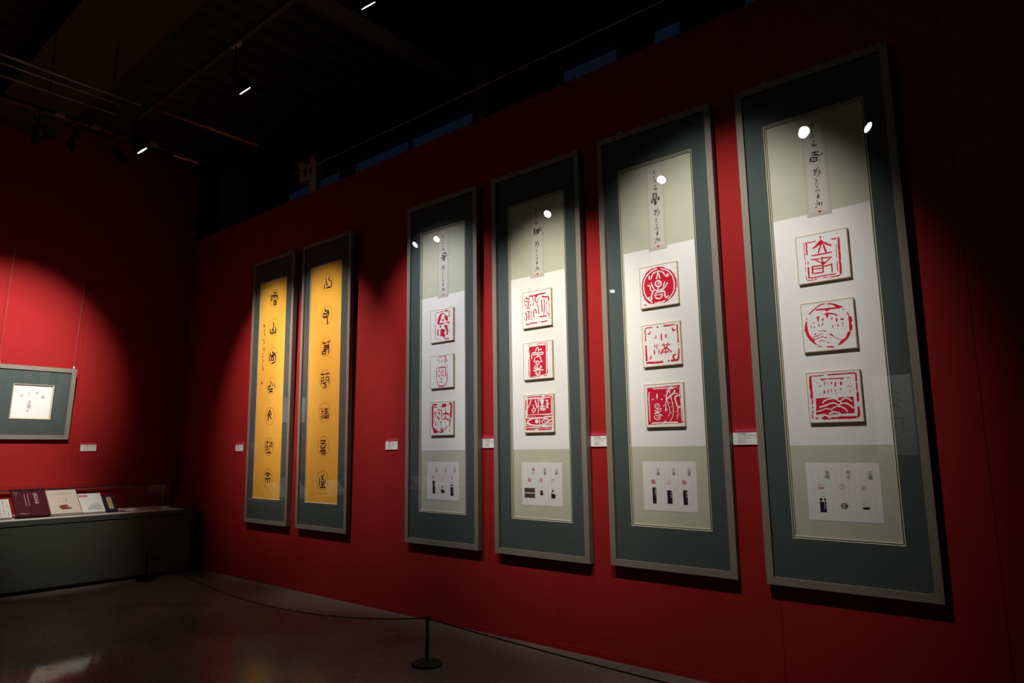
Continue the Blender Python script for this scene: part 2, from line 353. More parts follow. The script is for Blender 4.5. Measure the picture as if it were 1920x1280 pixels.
# traced brush and seal strokes: colour, kind, width : points (in thousandths of the panel, or millimetres on the scroll)
SEALS = {
    '61': 'rS15:167/871,166/674 rS29:216/850,209/596 rS20:196/848,246/855,305/843,403/857 rS13:164/657,165/489 rS18:167/459,164/419 rS11:167/372,160/242 rS18:220/461,220/391 rS29:219/340,212/115 rS24:203/116,333/108,461/113,588/114 rS26:593/114,723/111 rS13:161/164,168/87,182/64 rS15:182/64,264/60,366/63 rS18:484/72,589/67 rS22:616/68,719/64,812/73 rS40:831/839,827/661,828/482,821/327,823/214,819/103 rS13:778/716,772/583,766/432 rS18:770/359,767/157 rP0:676/841,791/848,785/810,726/817 rS20:806/938,816/934 rS10:629/790,637/787 rS10:581/184,589/181 rS24:495/940,496/883 rP0:498/874,315/699,325/692,454/751,512/748,540/774,680/686,693/720,533/821 rS31:485/748,430/588 rS35:538/749,583/581 rS26:299/564,497/563,686/566 rS22:498/512,494/456 rS22:282/490,383/476,532/477,678/471 rS24:668/468,511/344 rS22:361/463,472/385 rP0:458/405,547/400,521/336,480/344 rS26:494/456,487/308 rS26:286/339,478/327 rS31:299/337,288/194 rS22:303/282,489/268 rS24:285/195,493/182 rS26:503/340,493/176 rS26:519/305,582/308,678/331 rP0:647/331,684/338,669/151,653/149',
    '62': 'rS24:157/769,220/828,298/885,386/934,471/948 rS26:512/942,594/927,654/907 rP0:603/915,675/915,792/844,779/807,750/831,670/842,651/875 rS22:799/799,818/780 rS22:864/719,900/659 rP0:900/659,946/609,952/543,928/502,944/434,922/349,887/342,879/442,883/573,880/601 rS54:876/333,844/248,811/214 rP0:796/215,734/195,644/94,685/90,792/155,869/234 rS15:106/703,106/663 rP0:77/633,108/629,105/516,122/390,168/294,238/240,213/198,283/134,374/90,322/90,211/164,132/241,80/338,42/467 rS26:446/77,509/76,580/59 rS35:301/845,463/840,607/836,740/829 rP0:457/829,544/817,506/789,496/757,490/791 rP0:424/745,498/757,580/751,660/718,723/666,697/664,598/716,537/724,490/647,469/716 rP0:283/691,370/721,341/689,328/589,313/591,303/671 rS30:417/656,403/608 rP0:563/654,598/649,578/585 rP0:649/637,694/625,673/551,658/553 rS37:743/597,789/591 rS15:212/593,256/587 rS17:178/535,178/490 rS17:240/516,241/488 rS19:326/556,332/499 rS22:400/563,399/524 rP0:572/508,601/499,592/428 rP0:664/500,697/496,676/445 rP0:767/533,787/531,772/439 rS15:320/408,388/410,460/392 rS19:225/343,258/364 rS15:168/294,286/319,330/344,394/346 rS15:196/251,283/269,358/288,389/287,460/258 rS15:309/208,368/222,413/192 rS11:433/181,514/142 rS26:518/331,586/279 rS11:586/273,644/227,723/191 rS9:464/306,476/299 rS9:512/262,542/248',
    '63': 'rS49:86/927,78/761,81/628,80/484 rS26:87/461,80/373 rS26:82/323,82/290 rS23:81/252,66/120,79/86 rS19:108/936,229/930,345/939 rS28:412/934,612/937,863/939,921/930 rS34:926/924,923/770 rS28:922/749,925/600 rS43:927/568,923/388 rS43:920/282,920/155,890/82 rP0:261/870,707/862,705/836,380/851,327/832,280/838 rS15:762/858,807/855 rS11:182/801,214/798 rS13:228/713,283/739 rS11:156/870,166/868 rP0:323/791,360/792,339/722 rS11:407/800,407/761 rS28:473/790,471/757 rP0:529/786,555/784,553/698,518/700 rP0:626/782,669/779,661/718,631/720 rP0:311/631,347/629,331/550,315/551 rP0:390/648,416/646,393/555 rS15:458/655,458/595 rS32:527/618,539/614 rS17:533/564,537/553 rP0:621/661,656/659,631/585 rS13:755/698,837/674 rP0:795/699,843/679,837/667 rS11:772/604,807/602 rS11:791/587,814/564 rS11:822/731,832/729 rS13:820/638,829/637 rS11:251/601,266/595 rS9:232/553,263/551 rP0:158/485,465/484,474/464,564/443,572/478,847/482,847/163,593/162,449/145,138/156 rP0:222/93,293/134,366/137,405/103,486/101,609/115,867/110,869/62,402/65,277/58 rS32:122/85,170/94 wS30:277/392,327/433,412/462,514/462,591/404,624/365 wS26:606/403,665/449,736/456,816/399 wS28:213/307,308/330,426/374,507/370,575/329,608/360,709/361,775/320,825/265 wS21:143/222,239/240,325/275,407/261,454/210 wS23:438/265,513/305,584/307,662/272,721/200 wS26:379/164,422/189,494/203,589/173 wS15:419/157,552/152 wS32:136/139,243/152,315/150,398/87 wS26:592/151,851/153',
    '51': 'rP0:531/955,652/931,793/853,907/728,965/573,970/438,933/310,866/198,765/124,652/68,567/86,381/69,221/105,115/224,71/334,51/521,65/656,122/771,204/882,332/940,444/948 rS24:95/101,162/68 rS12:927/874,944/844 wS31:479/914,354/890,225/811,130/690,102/535,118/384,191/235,321/112 wS28:577/897,720/838,824/742,889/608,905/471,879/319,806/207,730/140 wS28:370/94,531/97,655/118 wS19:664/921,793/842 wS31:500/843,401/832,335/769,312/705,269/701,252/744,285/767 wS31:506/842,609/818,666/747,712/694,755/698,763/736,726/736 wS31:502/876,492/810,453/670 wS31:504/808,545/666 wS40:569/538,558/507,533/486,498/480,462/490,434/514,418/546,420/579,439/606,470/620,506/618,539/600,562/572,569/538 wS52:490/557,510/551 wS31:209/546,271/530,295/413,375/389 wS31:307/604,344/496,389/415,498/386,598/409,639/493,662/573 wS28:609/390,673/442,714/514,745/526 wS35:479/474,480/383 wS40:349/370,307/286,295/196,251/192,230/263 wS35:559/365,643/334,655/231,683/181,735/230 wS26:396/328,496/346,581/333 wS31:395/306,403/236,475/191,562/212,592/297 wS24:419/288,578/277 wS47:436/384,547/372',
    '52': 'rS29:95/908,85/828,98/751,85/624 rS27:95/913,156/933,286/928 rS29:398/929,445/923 rS33:578/931,705/928,852/929 rS31:897/919,923/890,926/733,930/499 rS22:933/462,931/431 rS36:933/363,925/214,908/111 rS45:92/516,95/365,96/151 rS49:93/103,311/90,515/93 rS33:647/98,688/105 rS49:727/101,840/102,914/111 rS33:160/788,201/783,225/845 rS38:797/858,806/799,873/802 rS24:325/663,373/689,364/733 rS33:653/722,611/684,655/643 rS33:175/187,217/204,208/258 rS38:848/236,790/205,792/142,830/113 rS36:517/753,508/600 rS29:328/508,325/450 rS20:381/513,381/407 rS13:439/502,436/454 rS33:313/387,310/286 rS29:427/392,435/280 rS20:496/480,622/478,737/477 rS29:556/522,564/468,606/390 rS29:671/531,651/475,618/399 rS29:479/276,512/357,607/401,696/360,749/292 rS24:492/306,602/317,693/303 rS24:607/401,599/265 rS16:541/365,544/312 rS20:663/374,659/311',
    '53': 'rP0:73/923,917/939,949/82,65/61 wS24:126/821,112/686,115/425,117/148 wS22:230/893,404/893,622/891,837/899 wP0:610/891,703/922,757/878,733/859,677/862,616/794,593/785 wS28:666/873,580/755,562/633,546/551 wS22:546/551,541/459,524/357 wS33:573/632,680/719,739/757,788/830 wS15:738/747,851/756 wS22:658/822,649/767 wS26:669/709,687/627 wS15:687/627,714/503,724/380,713/278,674/188,625/118 wS13:578/612,611/487,633/363,617/282,581/247 wS33:888/713,803/692,777/633,806/540,824/457 wP0:813/458,925/473,913/444,844/406 wS15:829/437,839/315,822/213,792/169 wS18:909/899,902/657 wS20:917/636,921/494,916/291,929/129 wS31:156/100,302/101,533/100,816/102 wP0:489/142,535/141,533/100,476/101 wS33:328/773,322/660 wS22:192/635,234/664 wS22:426/655,458/622 wS18:498/713,533/732 wS18:555/823,590/826 wS18:474/483,510/512 wS18:556/418,565/376 wS15:614/548,648/547 wS15:711/559,727/538 wS15:666/449,695/463 wS13:659/332,669/306 wS13:784/342,813/356 wS13:785/245,802/255 wS11:866/298,877/293 wS18:376/487,368/463,348/446,322/438,295/442,273/457,261/479,262/504,276/526,300/539,328/540,353/530,370/511,376/487 wS28:310/495,326/494 wS26:321/448,316/355 wS22:255/404,314/324 wS22:354/405,425/433 wS24:232/316,339/344,428/382 wS22:315/334,438/262 wS20:241/264,238/212,306/174,371/198,387/264 wS18:253/274,369/265 wS18:297/226,356/229',
    '41': 'rS36:237/891,386/877,576/893,808/891 rP0:440/863,562/885,526/828,464/817 rS36:133/882,158/835,267/817 rS24:89/825,100/770,167/737,223/760,226/813 rS14:85/761,83/719 rS21:352/862,375/789,391/702,371/589 rS31:452/829,460/733,497/675,538/679 rS17:538/689,549/761,617/784 rS26:522/629,555/498,567/350 rS31:674/730,679/584,682/396 rS26:765/716,764/570,740/283 rS40:705/825,711/808,782/786,861/788,904/745 rP0:886/769,931/761,926/659,893/654 rS14:915/826,924/504,919/165 rS14:880/656,831/591,823/437,838/362,900/302 rS31:915/330,911/269 rS21:79/650,122/665,154/622,158/558,288/549 rS28:277/731,213/688,213/571 rS24:287/666,275/572 rS31:90/446,154/362,136/211 rS33:174/476,249/460 rS28:228/463,227/230 rS21:297/468,315/429,298/283,324/211 rS31:402/269,391/439,447/493,472/448,495/371 rS31:596/267,820/262 rS33:114/118,196/107,334/131,508/113 rS31:648/125,747/122,852/133 rS17:562/126,595/125 rS12:81/282,80/197',
    '42': 'rP0:214/894,495/901,781/891,773/115,444/86,245/79,201/154 rS14:200/891,215/932,324/952 rS16:483/939,628/949,782/937,825/876,819/712 rS12:817/651,812/406,822/253 rS28:828/243,804/103 rS16:198/795,189/733 rS16:191/563,192/353,193/134,258/62,417/67 rS19:443/76,573/73 rS19:683/76,803/83 wS26:217/772,227/142 wS31:241/907,495/912,781/912 wS31:417/721,452/801,493/849,538/813,530/741 wS31:544/781,648/786 wS31:299/559,309/679,344/718,515/701,659/707,683/674,644/647,461/664,342/655 wS35:446/598,538/605,603/578 wS28:406/586,383/484 wS28:350/481,416/476 wS28:602/568,624/453 wS28:586/451,663/460 wS28:552/428,545/406,526/389,499/383,471/388,449/404,436/426,437/450,451/470,474/481,502/481,528/471,546/452,552/428 wS24:487/433,500/431 wS31:479/382,495/278 wS28:386/364,451/328 wS28:352/315,489/268,607/300,640/328 wS28:562/314,615/356 wS31:343/233,488/248,682/233 wS33:435/221,433/149,497/108,563/140,565/221 wS19:446/168,550/166',
    '43': 'rS30:123/943,385/945,623/939 rS30:695/939,858/943,935/922,944/851 rP0:134/886,462/889,908/899,907/483,123/486 rS33:75/884,60/592 rS16:58/551,56/346 rS16:950/841,944/441 rS30:115/458,429/449,679/440,950/441 rS26:113/420,361/417,678/420 rP0:696/384,948/391,946/356,881/324 rP0:57/377,226/378,492/369,701/364,944/311,949/271,734/221,483/188,218/205,53/274 rS23:57/213,232/210 rS28:41/164,350/169,600/162 rS26:52/116,347/113,935/122 rS28:58/85,359/77 rS28:478/72,740/76,921/78 rS21:733/211,946/211 rS12:744/171,937/162 wS30:489/903,495/729,485/517 wS30:254/872,144/659 wS42:388/858,440/692,451/651 wS30:309/741,339/657,396/603,299/517 wS30:332/658,268/570 wP0:528/885,692/868,645/700,599/702 wS28:545/680,716/685 wS30:631/690,633/579 wS28:597/652,541/595 wS28:675/647,737/583 wS28:602/631,586/572 wS28:661/618,684/556 wS30:735/820,802/846 wS33:802/851,794/630 wS28:744/734,855/747 wS28:748/673,830/628 wS28:821/709,753/642 wS35:94/293,211/348,333/378,465/371 wS40:107/282,219/215,377/188,562/189,747/241,946/356 wS30:518/363,523/201 wP0:377/330,424/342,476/325,488/284,459/245,406/242,374/269 wS28:579/269,674/345,778/350,867/305 wS19:619/277,680/184 wS19:685/304,734/221 wS19:738/322,800/248 wS30:616/227,665/154',
    '31': 'rS19:216/926,222/677 rS19:221/610,221/581 rS24:220/553,222/246 rS19:217/212,224/102 rS19:249/935,373/927 rS24:422/931,593/936 rS40:625/937,786/931 rS32:826/915,825/722 rS16:833/599,816/435 rS24:824/344,832/254 rP0:552/897,641/835,673/803,753/765,769/619,672/636,624/748,576/788,478/723,386/589,607/572,656/577,542/524,328/551,304/599,330/731,430/863 rP0:559/718,616/638,510/635 rS40:712/570,833/555 rP0:419/506,484/509,476/443,426/420 rP0:590/507,736/495,768/340,768/206,686/187,719/279,639/434 rP0:451/389,541/395,639/367,638/288,605/247,654/196,621/121,474/183,416/167,450/242 rS49:360/389,326/302,350/208 rS22:283/113,349/106 rS22:423/69,443/61 rS32:629/63,807/72 rS27:597/124,654/117 wP0:527/850,568/867,689/751,608/784,445/727',
    '32': 'rS24:381/952,502/947 rS24:559/949,662/950,685/899 rS19:364/907,315/811 rS19:405/870,413/803,393/760 rS24:510/855,513/777 rS30:678/910,638/838,661/742 rS24:701/875,740/784 rS19:735/698,731/589 rS16:281/703,284/691 rS27:338/609,492/624,676/610 rS21:493/669,495/630 rS27:665/605,666/352 rS21:272/636,275/267 rS13:329/554,328/353 rS21:403/554,407/481 rS19:378/519,440/514 rS21:588/540,584/468 rS16:564/503,604/500 rS19:500/519,467/444,507/363,539/438,499/497 rS21:394/404,396/343 rS19:357/368,426/363 rS21:584/402,587/330 rS19:555/368,619/363 rS19:441/246,482/298,522/246 rS19:432/157,481/210,521/163 rS21:734/534,730/479 rS27:733/446,737/227,649/79,617/58 rS24:286/233,375/66 rS32:375/62,505/55,633/60',
    '33': 'rS66:102/878,109/670,108/462,107/244 rS48:102/889,167/924,297/919 rS34:167/853,288/848 rP0:522/936,697/935,713/875,681/833,457/836,522/872 rS79:839/939,910/888,901/695,885/524 rS34:853/503,853/460 rS29:337/792,393/752,505/748 rS29:502/742,512/471 rS19:183/722,173/351 rS24:231/671,247/545 rS19:191/689,304/674 rS19:215/720,272/735 rS29:401/697,405/605 rS26:360/655,456/652 rP0:320/591,376/541,416/496,391/453,367/400,367/497,327/521,311/445 rS24:243/403,242/294 rS26:210/334,278/332 rS21:463/418,471/310 rS19:439/408,503/396 rS26:681/790,680/671 rS42:552/605,680/655,822/596 rS32:680/628,671/509 rS34:568/459,663/499,774/452,892/395 rS34:853/396,839/246 rP0:99/244,229/224,188/198,277/217,212/154,310/195,293/119,358/139,406/105,486/103,454/148,502/168,406/230,550/199,590/133,582/90,470/66,357/101,277/59,163/78 rS19:614/176,662/153 rS32:638/165,718/238 rS19:702/282,718/249 rS21:820/160,867/110 rS19:891/212,915/211 rS19:574/220,582/198 rS19:487/255,511/244 rS19:599/393,615/381 rS16:655/396,663/391 rS16:776/937,792/914 rS19:744/895,808/871 rS16:410/941,426/930 rS19:434/891,450/885 rS13:946/275,954/267 rS19:706/66,721/60 rS19:892/448,911/440',
}
INK = {
    '2a': 'kS17.1:402/2599,397/2541 kS15:427/2661,421/2629,437/2585 kS15:486/2668,473/2637,504/2615 kS17.1:518/2613,526/2570,507/2544 kS19.3:431/2546,513/2546 kS10.7:457/2590,466/2547 kS10.7:436/2610,444/2575 kS23.5:418/2315,432/2292 kS17.1:435/2288,483/2293,463/2267,409/2263,391/2281 kS17.1:450/2261,488/2268,485/2232 kS21.4:382/2254,410/2225,458/2236 kS19.3:462/2243,472/2144 kS15:390/1946,422/1943,456/1943 kS15:408/1961,416/1931 kS15:469/1950,523/1951 kS12.8:492/1956,501/1934 kS19.3:416/1915,511/1915 kS19.3:417/1892,499/1894 kS19.3:504/1914,501/1830 kS15:411/1883,425/1870,486/1874 kS17.1:394/1861,396/1824 kS17.1:398/1856,453/1855 kS17.1:453/1855,454/1831 kS15:400/1828,454/1829',
    '2b': 'kS14.2:374/1612,444/1606 kS14.2:396/1621,401/1599 kS14.2:453/1613,522/1611 kS14.2:491/1618,495/1599 kS14.2:383/1574,386/1504 kS12.7:383/1574,427/1579 kS12.7:427/1579,428/1538 kS11.3:390/1540,428/1541 kS12.7:464/1576,516/1579 kS14.2:514/1579,523/1509 kS11.3:464/1576,466/1538 kS11.3:471/1540,516/1542 kS12.7:410/1517,485/1517 kS12.7:451/1531,453/1481 kS11.3:420/1511,486/1490 kS12.7:459/1484,418/1463 kS12.7:459/1484,478/1463 kS11.3:390/1242,412/1252 kS11.3:398/1225,418/1214 kS11.3:393/1182,441/1234 kS11.3:394/1160,438/1180 kS11.3:398/1138,435/1158 kS12.7:450/1236,515/1244 kS12.7:448/1212,521/1220 kS12.7:448/1190,526/1196 kS12.7:481/1249,484/1189 kS12.7:449/1180,451/1136 kS12.7:526/1187,532/1133 kS11.3:453/1166,523/1168 kS11.3:454/1149,528/1149 kS12.7:484/1184,486/1135 kS15.6:399/912,491/913 kS15.6:400/886,487/887 kS14.2:443/877,448/844 kS15.6:397/861,421/834,467/839,499/871 kS14.2:399/807,400/785 kS14.2:427/812,429/775 kS14.2:486/817,488/774 kS12.7:428/796,487/798 kS12.7:429/775,488/777 kS14.2:403/812,490/814 kS15.6:420/555,452/529 kS15.6:469/567,443/529 kS15.6:391/528,400/454 kS14.2:447/529,423/486 kS14.2:447/529,472/493,423/483 kS15.6:445/482,450/439 kS17:406/433,498/439 kS15.6:502/515,491/488,464/471 kS12.7:424/460,482/463',
    '1a': 'kS18.4:432/2653,493/2652 kS17:455/2649,463/2582 kS18.4:389/2636,384/2563 kS17:389/2625,514/2617 kS18.4:514/2617,518/2564 kS14.2:420/2605,449/2600 kS14.2:477/2601,506/2599 kS14.2:402/2586,421/2583 kS17:432/2561,490/2557 kS17:433/2539,485/2537 kS17:435/2515,498/2509 kS17:490/2557,493/2504 kS18.4:449/2301,456/2248,428/2189 kS18.4:393/2225,400/2177,505/2175 kS18.4:501/2238,509/2175 kS14.2:426/2221,485/2188 kS18.4:397/1944,408/1911 kS17:444/1949,521/1916 kS18.4:390/1908,513/1907 kS17:463/1953,466/1906 kS18.4:394/1903,398/1845 kS17:429/1889,431/1853 kS17:476/1890,479/1854 kS17:429/1889,476/1890 kS17:431/1853,479/1854 kS18.4:519/1901,516/1850,490/1822,443/1818 kS17:429/1607,446/1581 kS17:385/1554,394/1503 kS17:468/1584,480/1548 kS17:515/1576,524/1530 kS17:422/1572,433/1551,395/1549 kS17:416/1517,491/1517 kS17:450/1514,452/1489 kS17:409/1487,484/1487 kS9.9:227/2293,262/2293 kS9.9:246/2295,253/2263 kS8.5:232/2276,264/2275 kS8.5:241/2227,271/2229 kS8.5:248/2210,259/2178 kS9.9:264/2182,279/2159 kS8.5:229/2128,244/2106 kS9.9:255/2120,266/2072 kS8.5:243/2064,273/2081 kS9.9:244/2001,270/2014 kS8.5:266/2025,265/1972 kS7.1:251/1958,233/1928 kS8.5:224/1919,254/1905 kS8.5:232/1886,254/1853 kS8.5:243/1849,261/1863 kS8.5:234/1813,247/1786 kS8.5:253/1791,266/1748 kS8.5:229/1762,255/1765 rP0:226/1617,259/1616,258/1587,224/1588',
    '1b': 'kS18.3:438/1272,413/1235,392/1202 kS18.3:438/1272,480/1222 kS18.3:435/1234,408/1158 kS18.3:439/1224,479/1170 kS13.1:411/930,414/892 kS13.1:386/907,448/911 kS14.4:378/893,383/817 kS11.8:392/812,435/845 kS11.8:414/892,417/845 kS13.1:475/906,520/900 kS13.1:501/915,523/844 kS10.5:450/882,463/826 kS11.8:467/892,498/882 kS15.7:403/789,491/793 kS14.4:445/826,451/784 kS10.5:389/855,416/854 kS10.5:460/863,513/863 kS13.1:441/578,443/536 kS14.4:376/540,436/564,508/542 kS31.4:429/536,458/536 kS13.1:413/517,397/493 kS13.1:475/518,500/486 kS14.4:388/493,494/500 kS14.4:441/494,445/443 kS11.8:398/479,396/451 kS13.1:486/486,484/454',
    '6s': 'kS3:451/2767,462/2767 kS3:449/2760,464/2759 kS2.4:456/2769,456/2739 kS3:459/2756,462/2740 kS3:451/2725,462/2725 kS3:451/2715,463/2717 kS2.4:456/2729,456/2712 kS3:449/2699,458/2700 kS3:450/2690,449/2677 kS3:460/2696,466/2691,464/2674 kS2.4:453/2685,463/2686 kS3:452/2657,464/2656 kS3:461/2660,467/2649 kS3:451/2639,467/2638 kS3:447/2631,475/2627 kS3:457/2638,450/2622 kS3:463/2633,472/2619 kS3.6:473/2634,477/2626 kS2.4:458/2627,465/2618 kS3:442/2462,455/2476,451/2448,445/2438 kS3:452/2468,458/2470,455/2435 kS3:461/2475,468/2476,463/2448 kS3:467/2467,480/2467,475/2436,462/2425 kS3.6:473/2485,477/2479 kS3:479/2459,487/2454,481/2438 kS3:450/2413,461/2413 kS3:453/2403,464/2405,454/2394 kS3:451/2389,463/2389 kS2.4:454/2386,450/2377 kS3:463/2381,469/2375 kS3:453/2366,465/2366 kS3:455/2358,466/2360 kS3:451/2343,450/2329 kS3:457/2346,461/2342,457/2333 kS3:464/2346,473/2335,466/2331 kS3.6:460/2318,466/2321 kS3.6:450/2305,472/2309 kS3.6:452/2296,473/2296 kS3.6:462/2314,458/2286 kS3:455/2290,464/2291 kS3.6:451/2276,457/2272 kS3:441/2255,463/2265,456/2252 kS3:443/2240,440/2232,456/2255 kS3:463/2259,464/2244 kS3:469/2264,466/2244 kS3.6:477/2265,478/2238 rP0:455/2213,462/2215,471/2210,471/2201,462/2199,454/2203',
    '6m': 'kS7.7:441/2583,485/2581 kS6.6:462/2589,462/2559 kS7.7:446/2567,481/2565 kS5.5:468/2566,491/2554,509/2567 kS8.8:434/2553,434/2529 kS7.7:437/2555,474/2547 kS8.8:474/2547,470/2525 kS7.7:434/2531,468/2525 kS4.4:439/2542,468/2537',
    '5m': 'kS8.4:439/2597,470/2593 kS8.4:442/2594,444/2558,462/2551,473/2589 kS4.8:451/2580,463/2579 kS4.8:450/2568,463/2567 kS8.4:431/2559,427/2536,439/2536 kS6:437/2554,446/2543 kS9.6:452/2547,464/2527,448/2513 kS8.4:446/2537,463/2512 kS8.4:478/2556,486/2562,488/2547,477/2541 kS4.8:475/2551,484/2550',
    '4m': 'kS7.4:431/2587,453/2588 kS7.4:435/2577,449/2577 kS7.4:433/2567,452/2565 kS7.4:439/2588,439/2548 kS7.4:437/2555,432/2533 kS7.4:449/2558,458/2533 kS7.4:460/2578,459/2555 kS8.7:470/2581,471/2541 kS8.7:466/2571,480/2573,487/2588 kS8.7:487/2583,483/2561,476/2540 kS8.7:500/2591,503/2568,490/2560',
    '3m': 'kS9.7:463/2583,467/2594,500/2588 kS9.7:496/2586,496/2571 kS9.7:446/2578,463/2566 kS9.7:434/2553,508/2563 kS9.7:471/2576,479/2551,455/2538 kS9.7:451/2556,447/2539 kS9.7:463/2542,483/2541 kS9.7:483/2541,471/2517 kS9.7:459/2528,471/2529',
}
# ---------------------------------------------------------------- the room
def struct(o): o['kind'] = 'structure'; return o
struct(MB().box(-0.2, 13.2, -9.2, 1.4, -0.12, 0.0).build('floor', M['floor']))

WALL_TOP = 4.41
wr = struct(MB().box(-0.15, 13.0, 0.012, 0.14, 0.0, WALL_TOP).build('wall_right', M['wallcore']))
seams = [-0.0, 1.39, 3.04, 4.69, 6.34, 7.99, 9.088, 10.74, 12.39, 13.0]
for a, b in zip(seams[:-1], seams[1:]):
    MB().box(a+.0012, b-.0012, 0.0, 0.0125, 0.0, WALL_TOP).build('wall_panel', M['wall'], wr)
struct(MB().box(0.0, 13.0, -0.009, -0.0005, 0.0, 0.045).build('baseboard_right', M['wall']))
rail = MB().box(0.02, 12.9, -0.006, -0.0008, 4.345, 4.362).build('trim_1', M['wall']); struct(rail)

wl = struct(MB().box(-0.14, -0.012, -9.2, 0.0, 0.0, 5.6).build('wall_left', M['wallcore']))
ls = [-9.2, -7.9, -6.25, -4.6, -2.95, -1.30, 0.0]
for a, b in zip(ls[:-1], ls[1:]):
    MB().box(-0.0125, 0.0, a+.0012, b-.0012, 0.0, 5.6).build('wall_panel', M['wall'], wl)
struct(MB().box(-0.15, 13.2, -9.2, -9.0, 0.0, 5.6).build('wall_back', M['farwall']))
struct(MB().box(13.0, 13.2, -9.0, 1.4, 0.0, 5.6).build('wall_end', M['farwall']))

# outer wall behind the red wall, with clerestory openings
WZ0, WZ1 = 4.62, 5.37
wins = [(0.45, 2.02), (2.10, 4.66), (5.66, 6.42), (6.72, 7.08), (7.6, 9.0)]
ow = MB().box(-0.15, 13.0, 1.0, 1.2, 0.0, WZ0).box(-0.15, 13.0, 1.0, 1.2, WZ1, 5.6)
xs = -0.15
for a, b in wins:
    ow.box(xs, a, 1.0, 1.2, WZ0, WZ1); xs = b
ow.box(xs, 13.0, 1.0, 1.2, WZ0, WZ1)
struct(ow.build('wall_outer', M['black']))
struct(MB().box(-0.15, 0.0, 0.0, 1.2, 0.0, 5.6).build('wall_gap', M['beam']))
for i, (a, b) in enumerate(wins):
    t = .03
    fr = MB().box(a, b, 1.05, 1.1, WZ0, WZ0+t).box(a, b, 1.05, 1.1, WZ1-t, WZ1).box(a, a+t, 1.05, 1.1, WZ0+t, WZ1-t).box(b-t, b, 1.05, 1.1, WZ0+t, WZ1-t)
    if b-a > 1.0: c = (a+b)/2; fr.box(c-t/2, c+t/2, 1.05, 1.1, WZ0+t, WZ1-t)
    fo = struct(fr.build('window_%d' % (i+1), M['winframe']))
    MB().box(a+t, b-t, 1.07, 1.076, WZ0+t, WZ1-t).build('pane', M['caseglass'], fo)

# ceiling: ribbed steel deck, beams
ce = MB(); n0 = 0
prof = []
x = -0.15
while x < 13.2:
    prof += [(x, 5.60), (x+.06, 5.55), (x+.14, 5.55), (x+.20, 5.60)]; x += .26
for (xa, za), (xb, zb) in zip(prof[:-1], prof[1:]):
    n = len(ce.v); ce.v += [(xa, -9.2, za), (xb, -9.2, zb), (xb, 1.4, zb), (xa, 1.4, za)]; ce.face([n, n+3, n+2, n+1])
struct(ce.build('ceiling', M['ceil']))
struct(MB().box(-0.15, 13.2, -9.2, 1.4, 5.62, 5.7).build('ceiling_slab', M['black']))
def beam(name, a, b, horiz):
    mb = MB()
    if horiz: mb.box(0.0, 13.0, a, b, 5.30, 5.33).box(0.0, 13.0, (a+b)/2-.012, (a+b)/2+.012, 5.33, 5.545)
    else: mb.box(a, b, -9.0, .95, 5.20, 5.225).box((a+b)/2-.015, (a+b)/2+.015, -9.0, .95, 5.225, 5.545)
    return struct(mb.build(name, M['beam']))
beam('trim_2', 4.80, 5.02, False); beam('trim_3', 10.4, 10.62, False); beam('trim_4', -2.55, -1.85, True); beam('trim_5', -6.6, -6.3, True)
struct(MB().box(5.22, 5.42, .26, .46, 0, 5.2).build('trim_6', M['beam']))       # column rising behind the red wall
struct(MB().box(0.02, .34, .30, .58, 0, 5.55).build('trim_7', M['winframe']))   # pale column by the corner

# ---------------------------------------------------------------- framed works
def rails(root, W, H, rw, th, hb=None):
    w = W/2
    P = {'l': [(-w, 0), (-w+rw, rw), (-w+rw, H-rw), (-w, H)], 'r': [(w-rw, rw), (w, 0), (w, H), (w-rw, H-rw)],
         'b': [(-w, 0), (w, 0), (w-rw, rw), (-w+rw, rw)], 't': [(-w+rw, H-rw), (w-rw, H-rw), (w, H), (-w, H)]}
    for k, poly in P.items():
        g = .0004; cx = sum(p[0] for p in poly)/4; cz = sum(p[1] for p in poly)/4
        poly = [(x+(g if x < cx else -g), z+(g if z < cz else -g)) for x, z in poly]
        MB().prism(poly, 0.0, th).build('frame_rail', M['woodv' if k in 'lr' else 'woodh'], root)

def ring_slab(root, name, mat, o, i, y0, y1, yi=None):
    """rectangular ring between outer o and inner i (x0,x1,z0,z1); yi = depth at the inner edge of the face"""
    mb = MB(); yi = y0 if yi is None else yi
    A = [(o[0], o[2]), (o[1], o[2]), (o[1], o[3]), (o[0], o[3])]; B = [(i[0], i[2]), (i[1], i[2]), (i[1], i[3]), (i[0], i[3])]
    n = 0
    mb.v = [(x, y0, z) for x, z in A] + [(x, yi, z) for x, z in B] + [(x, y1, z) for x, z in A] + [(x, y1, z) for x, z in B]
    for k in range(4):
        j = (k+1) % 4
        mb.face([k, j, 4+j, 4+k]); mb.face([8+j, 8+k, 12+k, 12+j]); mb.face([4+k, 4+j, 12+j, 12+k]); mb.face([j, k, 8+k, 8+j])
    return mb.build(name, mat, root)

def hangers(root, xs, H, y, ztop):
    for x in xs:
        MB().lathe([(.007, 0), (.009, .006), (.009, .022), (.005, .028), (.003, .034)], 12, (x, y, H)).build('hanging_hook', M['steel'], root, smooth=True)
        MB().tube([(x, y, H+.034), (x, y, ztop)], .0011, 6).build('hanging_wire', M['pipe'], root)

def framed(label, cat, loc, lean, W, H, rw=.044, th=.048, rotz=0, group=None, name='framed_scroll'):
    root = empty(name, loc, (lean, 0, rotz)); tag(root, label, cat, group)
    rails(root, W, H, rw, th)
    w = W/2
    MB().box(-w+rw-.004, w-rw+.004, .0365, .046, rw-.004, H-rw+.004).build('back_board', M['tan'], root)
    MB().box(-w+rw+.0003, w-rw-.0003, .007, .0090, rw+.0003, H-rw-.0003).build('glazing', M['glass'], root)
    return root

